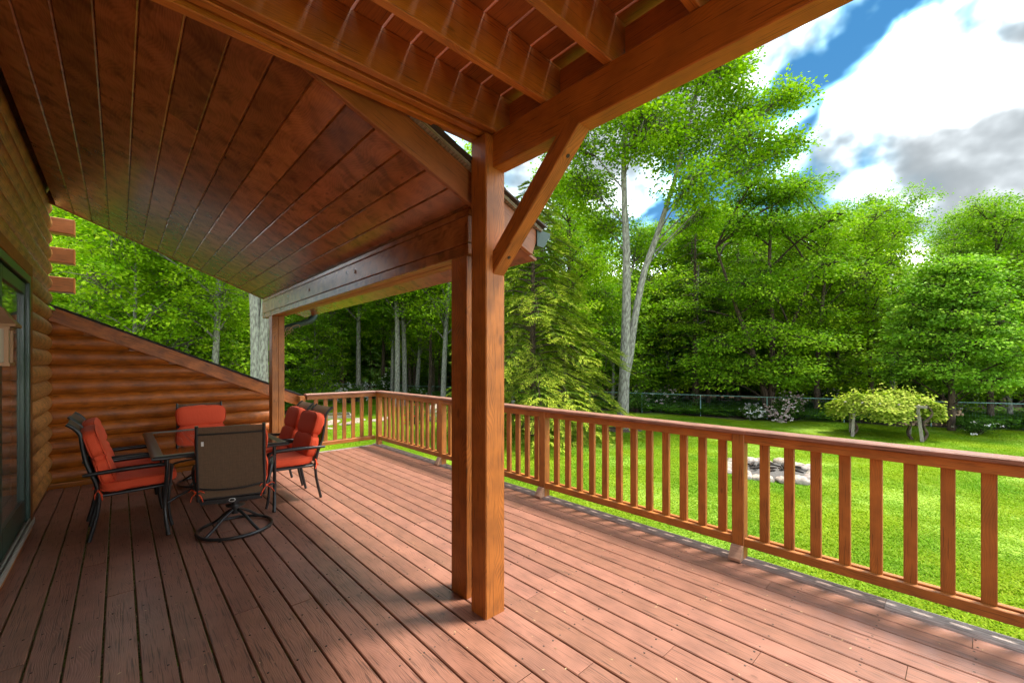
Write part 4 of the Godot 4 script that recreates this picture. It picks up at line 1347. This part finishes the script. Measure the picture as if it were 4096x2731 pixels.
func conifer(seed_: int, h: float, rad: float, base: float, per: int, cols: Array, tips: Array, spray: float, droop := 0.35, twigs := 9) -> Array:
	var r := RandomNumberGenerator.new()
	r.seed = seed_
	var wood_ := Geo.new()
	var g := Geo.new()
	wood_.tube([Vector3(0, -0.2, 0), Vector3(0.03, h * 0.35, 0), Vector3(0, h * 0.7, 0.03), Vector3(0, h, 0)], [h * 0.0165, h * 0.012, h * 0.007, 0.012], 8)
	var n := int((h - base) * per)
	for k in n:
		var t := (k + r.randf()) / n
		var y := base + (h - base) * t
		var l := rad * pow(1.0 - t, 0.75) * r.randf_range(0.7, 1.1) * (0.55 + 0.45 * smoothstep(0.0, 0.18, t)) + 0.25
		var a := k * 2.399 + r.randf_range(-0.4, 0.4)
		var o := Vector3(cos(a), 0, sin(a))
		var side := Vector3(-o.z, 0, o.x)
		var s := Vector3(0, y, 0)
		var br := curve([s, s + o * l * 0.4 + Vector3(0, l * 0.06, 0), s + o * l * 0.75 - Vector3(0, l * droop * 0.4, 0), s + o * l - Vector3(0, l * droop, 0)], 3)
		wood_.tube(br, [0.035, 0.03, 0.026, 0.022, 0.018, 0.015, 0.012, 0.009, 0.007, 0.005], 4)
		for q in int(twigs * clampf(l / rad + 0.25, 0.4, 1.3)):
			var u := r.randf_range(0.18, 1.0)
			var p: Vector3 = br[mini(9, int(u * 9.99))]
			var sd := signf(r.randf() - 0.5)
			var tl := l * 0.34 * (1.25 - u) + 0.22
			var dir := (o * 0.75 + side * sd * r.randf_range(0.3, 1.0) + Vector3(0, -droop * r.randf_range(0.2, 0.9), 0)).normalized()
			var base_col: Color = cols[r.randi() % cols.size()]
			var steps := int(tl / (spray * 0.42)) + 1
			for w in steps:
				var f := (w + r.randf()) / steps
				var pp := p + dir * tl * f + Vector3(0, -f * f * tl * 0.2, 0)
				var cc: Color = base_col
				if tips.size() and (f > 0.45 or u > 0.85) and r.randf() < 0.8: cc = tips[r.randi() % tips.size()]
				for z in 2:
					var dd := (dir + (side * (1.0 if z else -1.0) + Vector3(0, r.randf_range(-0.5, 0.15), 0)) * r.randf_range(0.2, 0.9)).normalized()
					var nn := Vector3(r.randf_range(-0.45, 0.45), 1, r.randf_range(-0.45, 0.45))
					nn = (nn - dd * nn.dot(dd)).normalized()
					g.leaf(pp, nn, dd, spray * r.randf_range(0.7, 1.4), spray * 0.2, cc * r.randf_range(0.8, 1.15))
	return [wood_.mesh(), g.mesh()]

func plant(called: String, label: String, meshes: Array, at: Vector3, turn: float, size: float, bark: String, leaf_: String, group := "", tall := 1.0) -> Node3D:
	var t := thing(called, label, "tree", at, turn, group)
	t.scale = Vector3(size, size * tall, size)
	part("trunk", meshes[0], mats[bark], t)
	if meshes.size() > 1: part("crown", meshes[1], mats[leaf_], t)
	return t

func trees() -> void:
	var r := RandomNumberGenerator.new()
	r.seed = 12
	var fresh := [Color(0.22, 0.38, 0.012), Color(0.29, 0.45, 0.015), Color(0.35, 0.49, 0.018), Color(0.16, 0.30, 0.012)]
	var green := [Color(0.17, 0.32, 0.014), Color(0.23, 0.38, 0.016), Color(0.28, 0.43, 0.02), Color(0.12, 0.24, 0.014)]
	var deep := [Color(0.045, 0.10, 0.014), Color(0.065, 0.135, 0.018), Color(0.095, 0.18, 0.02)]
	var gold := [Color(0.42, 0.47, 0.045), Color(0.48, 0.49, 0.055), Color(0.34, 0.43, 0.035)]
	var V := func(x: float, y: float, z: float) -> Vector3: return Vector3(x, y, z)
	# the picture's right is about (0.73, 0, 0.68) and its depth (0.68, 0, -0.73)
	var R := Vector3(0.732, 0, 0.681)
	var D := Vector3(0.681, 0, -0.732)
	var at := func(a: float, y: float, b := 0.0) -> Vector3: return R * a + D * b + Vector3(0, y, 0)
	# forked maple
	var lobes := []
	for a in [[-1.6, 11.5, 1.2, 1.7], [0.4, 12.8, -1.2, 1.8], [2.6, 13.4, 0.6, 1.8], [-2.4, 13.6, 0.4, 1.7], [0.2, 15.2, 0.5, 1.9], [3.6, 15.6, -0.5, 1.7], [5.4, 14.4, 0.3, 1.5], [6.6, 12.6, 0.6, 1.35], [4.6, 12.2, -1.0, 1.5], [6.9, 14.6, -0.6, 1.0], [2.2, 17.3, 0.4, 1.8], [4.9, 16.9, 0.6, 1.35], [-1.2, 16.6, -0.4, 1.7], [0.6, 18.8, 0.0, 1.7], [3.2, 18.9, 0.2, 1.3], [-0.4, 9.6, 1.4, 1.3], [2.4, 10.4, -1.5, 1.3], [3.9, 9.9, 1.0, 1.2], [7.6, 12.9, 0.0, 0.8], [1.2, 8.4, 1.6, 1.0]]:
		lobes.append([at.call(a[0], a[1], a[2]), Vector3(a[3], a[3] * 0.75, a[3]), int(42 * a[3] * a[3]), 1 if a[0] > 1.3 else 0])
	var maple := broadleaf(901, [
		[[at.call(0.0, -0.2), 0.36], [at.call(0.0, 0.5), 0.27], [at.call(0.08, 2.6), 0.23], [at.call(0.16, 5.0), 0.20], [at.call(0.18, 8.0), 0.17], [at.call(0.05, 11.5), 0.12], [at.call(0.2, 16.5), 0.04]],
		[[at.call(0.06, 1.9), 0.16], [at.call(0.32, 3.3), 0.17], [at.call(0.55, 5.0), 0.155], [at.call(1.0, 7.2), 0.14], [at.call(1.7, 9.2), 0.12], [at.call(2.6, 12.2), 0.08], [at.call(3.6, 16.5), 0.03]]], lobes, {"leaf": 0.145, "leaves": 34, "radius": 0.6, "cols": fresh, "flat": 0.26, "limb": 0.035, "rise": 1.0})
	plant("forked_maple", "tall forked grey-barked maple with open crown nearest the railing", maple, ground_at(16.59, -10.51), 0.0, 1.0, "bark_grey", "leaf")
	# many-stemmed spreading tree
	lobes = []
	for k in 46:
		var t := r.randf()
		var y := lerpf(1.9, 13.2, pow(t, 0.85))
		var w := 4.3 * (0.55 + 0.45 * sin(PI * clampf((y - 0.5) / 13.5, 0, 1))) * (1.0 if y < 9.5 else lerpf(1.0, 0.45, (y - 9.5) / 4.0))
		var a := r.randf() * TAU
		var d := w * sqrt(r.randf())
		lobes.append([V.call(cos(a) * d, y, sin(a) * d), Vector3(1.45, 0.62, 1.45), 34, k % 3])
	var many := broadleaf(902, [
		[[at.call(0.1, -0.2), 0.26], [at.call(-0.05, 1.2), 0.18], [at.call(-0.6, 3.2), 0.15], [at.call(-1.6, 6.0), 0.11], [at.call(-2.8, 9.5), 0.04]],
		[[at.call(0.2, -0.2), 0.22], [at.call(0.3, 1.5), 0.17], [at.call(0.35, 5.0), 0.13], [at.call(0.2, 9.0), 0.09], [at.call(0.4, 12.8), 0.03]],
		[[at.call(0.25, 0.6), 0.14], [at.call(0.5, 2.0), 0.14], [at.call(1.2, 4.5), 0.11], [at.call(2.4, 7.5), 0.08], [at.call(3.6, 10.5), 0.03]]], lobes, {"leaf": 0.14, "leaves": 36, "radius": 0.7, "cols": green, "flat": 0.15, "limb": 0.06, "rise": 0.35})
	plant("spreading_tree", "broad many-stemmed tree with layered leafy branches above the pink laurel", many, ground_at(26.48, -7.59), 0.0, 1.0, "bark_brown", "leaf")
	# young tree by the wood pile
	lobes = []
	for k in 34:
		var y := lerpf(1.9, 7.5, pow((k + 0.5) / 34.0, 0.9))
		var w := 3.0 * pow(clampf((8.0 - y) / 6.0, 0, 1), 0.7) * (0.75 + 0.25 * smoothstep(1.8, 3.2, y))
		var a := k * 2.4
		lobes.append([V.call(cos(a) * w * 0.72, y, sin(a) * w * 0.72), Vector3(1.05, 0.42, 1.05), 30, 0])
	var young := broadleaf(903, [[[V.call(0, -0.2, 0), 0.15], [V.call(0.02, 1.5, 0), 0.12], [V.call(0, 4.0, 0.05), 0.08], [V.call(0, 7.4, 0), 0.02]]], lobes, {"leaf": 0.125, "leaves": 38, "radius": 0.55, "cols": [Color(0.19, 0.37, 0.03), Color(0.25, 0.43, 0.035), Color(0.31, 0.48, 0.04), Color(0.14, 0.28, 0.03)], "flat": 0.13, "limb": 0.03, "rise": 0.5})
	plant("young_beech", "young light green conical tree in front of the wood pile", young, ground_at(27.28, -0.42), 0.0, 1.0, "bark_brown", "leaf")
	# golden-tipped hemlock beside the posts
	var hem := conifer(904, 10.5, 4.2, 0.3, 15, [Color(0.13, 0.21, 0.022), Color(0.19, 0.28, 0.026), Color(0.24, 0.32, 0.03)], gold, 0.13, 0.30, 38)
	plant("golden_hemlock", "drooping yellow-green hemlock directly right of the balcony post", hem, ground_at(12.55, -12.23), 0.6, 1.0, "bark_brown", "needle")
	# stock of woodland trees
	var stock := []
	for k in 4:
		var rr := RandomNumberGenerator.new()
		rr.seed = 60 + k
		var lean := rr.randf_range(-0.5, 0.5)
		var tall := broadleaf(910 + k, [[[V.call(0, -0.2, 0), 0.26], [V.call(0.05, 1.0, 0), 0.205], [V.call(lean * 0.4, 6.0, 0), 0.165], [V.call(lean, 11.0, 0.3), 0.11], [V.call(lean * 1.3, 17.0, 0.2), 0.03]]], auto_lobes(rr, 4.4 + k * 0.9, 17.0, 4.2, 22, 30), {"leaf": 0.165, "leaves": 36, "radius": 0.72, "cols": fresh if k % 2 == 0 else green, "flat": 0.22, "limb": 0.07})
		stock.append(tall)
	for k in 2:
		var rr := RandomNumberGenerator.new()
		rr.seed = 70 + k
		stock.append(broadleaf(920 + k, [[[V.call(0, -0.2, 0), 0.11], [V.call(0.1, 3.0, 0), 0.08], [V.call(0, 8.0, 0), 0.02]]], auto_lobes(rr, 1.2, 8.0, 3.2, 22, 24), {"leaf": 0.15, "leaves": 36, "radius": 0.62, "cols": green if k else fresh, "flat": 0.13, "limb": 0.03, "rise": 0.4}))
	var pines := [conifer(930, 13.0, 3.0, 1.2, 5, deep, [Color(0.06, 0.14, 0.025)], 0.30, 0.28, 8), conifer(931, 16.0, 3.4, 2.6, 4, deep, [], 0.34, 0.24, 8), conifer(932, 9.0, 2.4, 0.7, 6, deep, [Color(0.07, 0.16, 0.03)], 0.26, 0.3, 8), conifer(933, 14.0, 3.6, 0.2, 5, deep, [], 0.42, 0.26, 9)]
	# trees one can tell apart: label, x, z, stock, turn, scale, bark
	var known := [
		["leafy maple with dark trunk rising behind the golden hemlock", 20.05, -16.86, 0, 1.0, 0.86, "bark_brown"],
		["tall leafy maple whose top shows above the porch roof's rake", 18.3, -25.3, 2, 0.3, 1.08, "bark_grey"],
		["pale-trunked tall tree behind the grape arbor", 41.6, -3.6, 1, 2.0, 0.9, "bark_grey"],
		["high-crowned tree with pale limbs at the far end of the wood pile", 47.5, 0.5, 3, 4.0, 0.86, "bark_grey"],
		["leaning grey trunk beside the pink laurel at the fence", 30.0, -17.1, 1, 0.5, 0.8, "bark_grey"],
		["upright brown trunk just behind the leaning grey one at the fence", 31.7, -16.9, 0, 1.7, 0.82, "bark_brown"],
		["slender grey trunk above the soil bed, left of the corner post", 12.5, -34.8, 3, 5.0, 0.9, "bark_grey"],
		["straight pale trunk rising from the white-blossomed laurel", 13.7, -32.3, 3, 1.2, 0.98, "bark_grey"],
		["thin brown trunk between pale trunks beyond the corner post", 16.5, -33.8, 3, 2.5, 0.85, "bark_brown"],
		["thin grey trunk left of the paired grey trunks beyond the railing", 16.1, -31.4, 3, 3.0, 0.75, "bark_grey"],
		["left one of the paired thick grey trunks beyond the rose bush", 14.0, -26.6, 3, 4.2, 0.97, "bark_grey"],
		["right one of the paired thick grey trunks beyond the rose bush", 14.8, -27.1, 3, 5.1, 0.9, "bark_grey"],
		["dark trunk deep in shade behind the leaning grey tree", 18.7, -33.2, 3, 0.9, 0.9, "bark_brown"],
		["pale trunk just left of the two porch posts", 15.8, -23.6, 2, 2.2, 0.88, "bark_grey"],
		["pale forked trunk seen between porch ceiling and lean-to roof", 3.3, -24.3, 2, 3.3, 0.8, "bark_grey"],
		["dim brown trunk in the green gap left under the porch ceiling", -0.3, -35.8, 2, 4.4, 0.85, "bark_brown"],
		["faint slim trunk at the left of the gap by the log corner", -1.4, -39.5, 3, 1.9, 0.85, "bark_grey"]]
	for k in known:
		plant("woodland_tree", k[0], stock[k[3]], ground_at(k[1], k[2]), k[4], k[5], k[6], "leaf", "tall trees at the edge of the wood")
	var lean_tree := plant("woodland_tree", "strongly leaning grey trunk between rose bush and porch post", stock[0], ground_at(17.4, -29.9), 1.0, 0.85, "bark_grey", "leaf", "tall trees at the edge of the wood")
	lean_tree.rotation = Vector3(0.06, 1.0, -0.13)
	# the thick double trunk by the porch post
	lobes = auto_lobes(r, 8.0, 17.5, 4.2, 14, 24, 2)
	var twin := broadleaf(905, [
		[[at.call(-0.10, -0.2), 0.34], [at.call(-0.10, 1.0), 0.25], [at.call(-0.15, 5.0), 0.21], [at.call(-0.5, 10.0), 0.2], [at.call(-1.0, 17.0), 0.04]],
		[[at.call(0.17, -0.2), 0.26], [at.call(0.17, 1.0), 0.19], [at.call(0.22, 5.0), 0.16], [at.call(0.8, 10.0), 0.15], [at.call(1.6, 16.5), 0.04]]], lobes, {"leaf": 0.19, "leaves": 24, "radius": 0.7, "cols": fresh, "flat": 0.22, "limb": 0.07})
	plant("twin_trunk_maple", "thick pale double trunk beside the far porch post", twin, ground_at(4.14, -19.38), 0.0, 1.0, "bark_grey", "leaf")
	# dead snags
	for a in [["bare dead pine snag among dark hemlocks left of the many-stemmed tree", 27.0, -11.8, 9.3, 0.11, "bark_grey"], ["broken brown snag left of the two porch posts", 17.2, -27.7, 6.6, 0.13, "bark_brown"]]:
		var g := Geo.new()
		g.tube([V.call(0, -0.2, 0), V.call(0.1, a[3] * 0.4, 0.05), V.call(0.05, a[3] * 0.75, 0.12), V.call(0.3, a[3], 0.1)], [a[4] * 1.3, a[4], a[4] * 0.8, a[4] * 0.35], 7)
		for k in 12:
			var y: float = a[3] * r.randf_range(0.35, 0.97)
			var th := r.randf() * TAU
			var l := r.randf_range(0.3, 0.9)
			g.tube([V.call(0.07, y, 0.07), V.call(cos(th) * l * 0.6, y + 0.1, sin(th) * l * 0.6), V.call(cos(th) * l, y + 0.35 * l, sin(th) * l)], [0.035, 0.022, 0.008], 4)
		plant("dead_snag", a[0], [g.mesh()], ground_at(a[1], a[2]), 0.0, 1.0, a[5], "leaf", "dead snags in the wood")
	# understorey and hemlocks
	for k in [["bright leafy understorey tree above the lean-to roof, near the log corner", 2.2, -29.0, 5, 0.0, 1.25], ["spreading leafy sapling above the lean-to roof, right of the log corner", 4.6, -30.5, 4, 2.0, 1.35], ["leafy sapling left of the pale forked trunk under the porch ceiling", 0.6, -26.0, 4, 4.0, 1.15], ["low leafy sapling by the slender grey trunk beyond the soil bed", 10.5, -32.5, 5, 1.0, 0.9], ["leafy sapling between the golden hemlock and the forked maple", 24.0, -16.0, 5, 5.0, 1.0], ["leafy sapling behind the forked maple's right stem", 28.5, -14.4, 4, 0.4, 1.15], ["low leafy tree behind the young tree at the wood pile", 33.5, 1.6, 5, 1.4, 1.1], ["leafy sapling directly behind the grape arbor", 31.5, -5.6, 4, 2.4, 1.1], ["leafy sapling between the grape arbor and the many-stemmed tree", 31.0, -8.6, 5, 3.4, 1.2], ["leafy sapling at the picture's edge beyond the young tree", 33.0, 5.6, 4, 4.4, 1.2], ["leafy sapling left of the golden hemlock, behind the balcony post", 17.8, -19.0, 5, 0.7, 1.2]]:
		plant("sapling", k[0], stock[k[3]], ground_at(k[1], k[2]), k[4], k[5], "bark_grey", "leaf", "leafy saplings under the tall trees")
	plant("dark_hemlock", "small dark hemlock standing on the lawn left of the many-stemmed tree", pines[2], ground_at(28.3, -11.5), 0.5, 1.0, "bark_brown", "needle", "dark hemlocks of the wood")
	plant("dark_hemlock", "dark hemlock with bare lower trunk behind the dead pine snag", pines[0], ground_at(31.3, -13.9), 1.5, 1.0, "bark_brown", "needle", "dark hemlocks of the wood")
	# the rows behind: nothing tells these apart
	var put := []
	var n := 0
	var tries := 0
	while n < 74 and tries < 9000:
		tries += 1
		var az := deg_to_rad(r.randf_range(-9.0, 99.0))
		var dist := r.randf_range(29.0, 58.0)
		var p := Vector2(sin(az) * dist, -cos(az) * dist)
		var deep_in := maxf(22.0, dist * cos(az - 0.75))   # shorter trees towards the sides, where the wood's edge is low
		if not (p.x > fence_x(p.y) + 1.6 or (p.y < -29.0 and p.x < 9.0)): continue
		var near := false
		for q in put: near = near or q.distance_to(p) < 2.3
		for q in known: near = near or Vector2(q[1], q[2]).distance_to(p) < 1.6
		if near: continue
		put.append(p)
		n += 1
		var w := r.randf()
		if w < 0.45: plant("dark_hemlock", "dark green hemlock in the shade of the wood behind the fence", pines[n % 3], ground_at(p.x, p.y), r.randf() * TAU, minf(r.randf_range(0.8, 1.2), (0.38 * deep_in + 3.0) / [13.0, 16.0, 9.0][n % 3]), "bark_brown", "needle", "dark hemlocks of the wood")
		else: plant("woodland_tree", "leafy tree in the wood behind the edge trees", stock[n % 4], ground_at(p.x, p.y), r.randf() * TAU, minf(r.randf_range(0.72, 1.0), (0.40 * deep_in + 3.0) / 18.5), "bark_brown", "leaf", "leafy trees deeper in the wood")
	# the wood beyond reads as one mass
	for a in [["distant_woods", stock[1], 110, "far-off leafy wood closing the view behind the nearer trees", "leaf"], ["distant_saplings", stock[5], 170, "far-off leafy saplings filling the gaps low in the wood", "leaf"], ["distant_hemlock_woods", pines[3], 420, "far-off dark hemlock wood closing the view behind the nearer trees", "needle"]]:
		var m := ArrayMesh.new()
		for q in 2:
			var arr: Array = a[1][q].surface_get_arrays(0)
			m.add_surface_from_arrays(Mesh.PRIMITIVE_TRIANGLES, arr)
			m.surface_set_material(q, mats.bark_brown if q == 0 else mats[a[4]])
		var mm := MultiMesh.new()
		mm.transform_format = MultiMesh.TRANSFORM_3D
		mm.mesh = m
		mm.instance_count = a[2]
		for k in a[2]:
			var az := deg_to_rad(r.randf_range(-16.0, 118.0))
			var dist := r.randf_range(56.0, 84.0) if k % 3 else r.randf_range(46.0, 60.0)
			if rad_to_deg(az) > 90.0: dist = maxf(dist, 50.0)
			var p := Vector3(sin(az) * dist, LAWN, -cos(az) * dist)
			if p.x < fence_x(p.z) + 3.0 and p.z > -32.0: p.x += 22.0
			mm.set_instance_transform(k, Transform3D(Basis(Vector3.UP, r.randf() * TAU).scaled(Vector3.ONE * minf(r.randf_range(0.75, 1.02), (0.40 * maxf(22.0, dist * cos(az - 0.75)) + 3.0) / 17.0)), p))
		var o := MultiMeshInstance3D.new()
		o.name = a[0]
		o.multimesh = mm
		add_child(o)
		tag(o, a[3], "woods")
		o.set_meta("kind", "stuff")
	# ferns and seedlings under the edge trees
	var fern := Geo.new()
	for k in 26:
		var th := r.randf() * TAU
		var o := Vector3(cos(th), 0, sin(th))
		for q in 3:
			var f := (q + 0.4) / 3.0
			var pos := o * (0.36 * f) + Vector3(r.randfn(0, 0.08), 0.32 * sin(f * 2.4), r.randfn(0, 0.08))
			var dd := (o + Vector3(0, 0.7 - f * 1.3, 0)).normalized()
			var nn := Vector3.UP
			nn = (nn - dd * nn.dot(dd)).normalized()
			fern.leaf(pos, nn, dd, 0.17, 0.09, Color(0.10, 0.22, 0.02) * r.randf_range(0.6, 1.2))
	var fm := MultiMesh.new()
	fm.transform_format = MultiMesh.TRANSFORM_3D
	fm.mesh = fern.mesh()
	var sp := []
	while sp.size() < 2600:
		var zz := r.randf_range(-46.0, 12.0)
		var xx := fence_x(zz) + r.randf_range(0.0, 9.0) * r.randf() + r.randf_range(-0.5, 0.8)
		if r.randf() < 0.2:
			xx = r.randf_range(-6.0, 9.0)
			zz = r.randf_range(-40.0, -27.0)
		sp.append(Transform3D(Basis(Vector3.UP, r.randf() * TAU).scaled(Vector3.ONE * r.randf_range(0.6, 1.7)), Vector3(xx, LAWN + lift(xx, zz), zz)))
	fm.instance_count = sp.size()
	for k in sp.size(): fm.set_instance_transform(k, sp[k])
	var fo := MultiMeshInstance3D.new()
	fo.name = "undergrowth"
	fo.multimesh = fm
	fo.material_override = mats.leaf
	add_child(fo)
	tag(fo, "ferns and seedlings on the ground along the fence", "undergrowth")
	fo.set_meta("kind", "stuff")
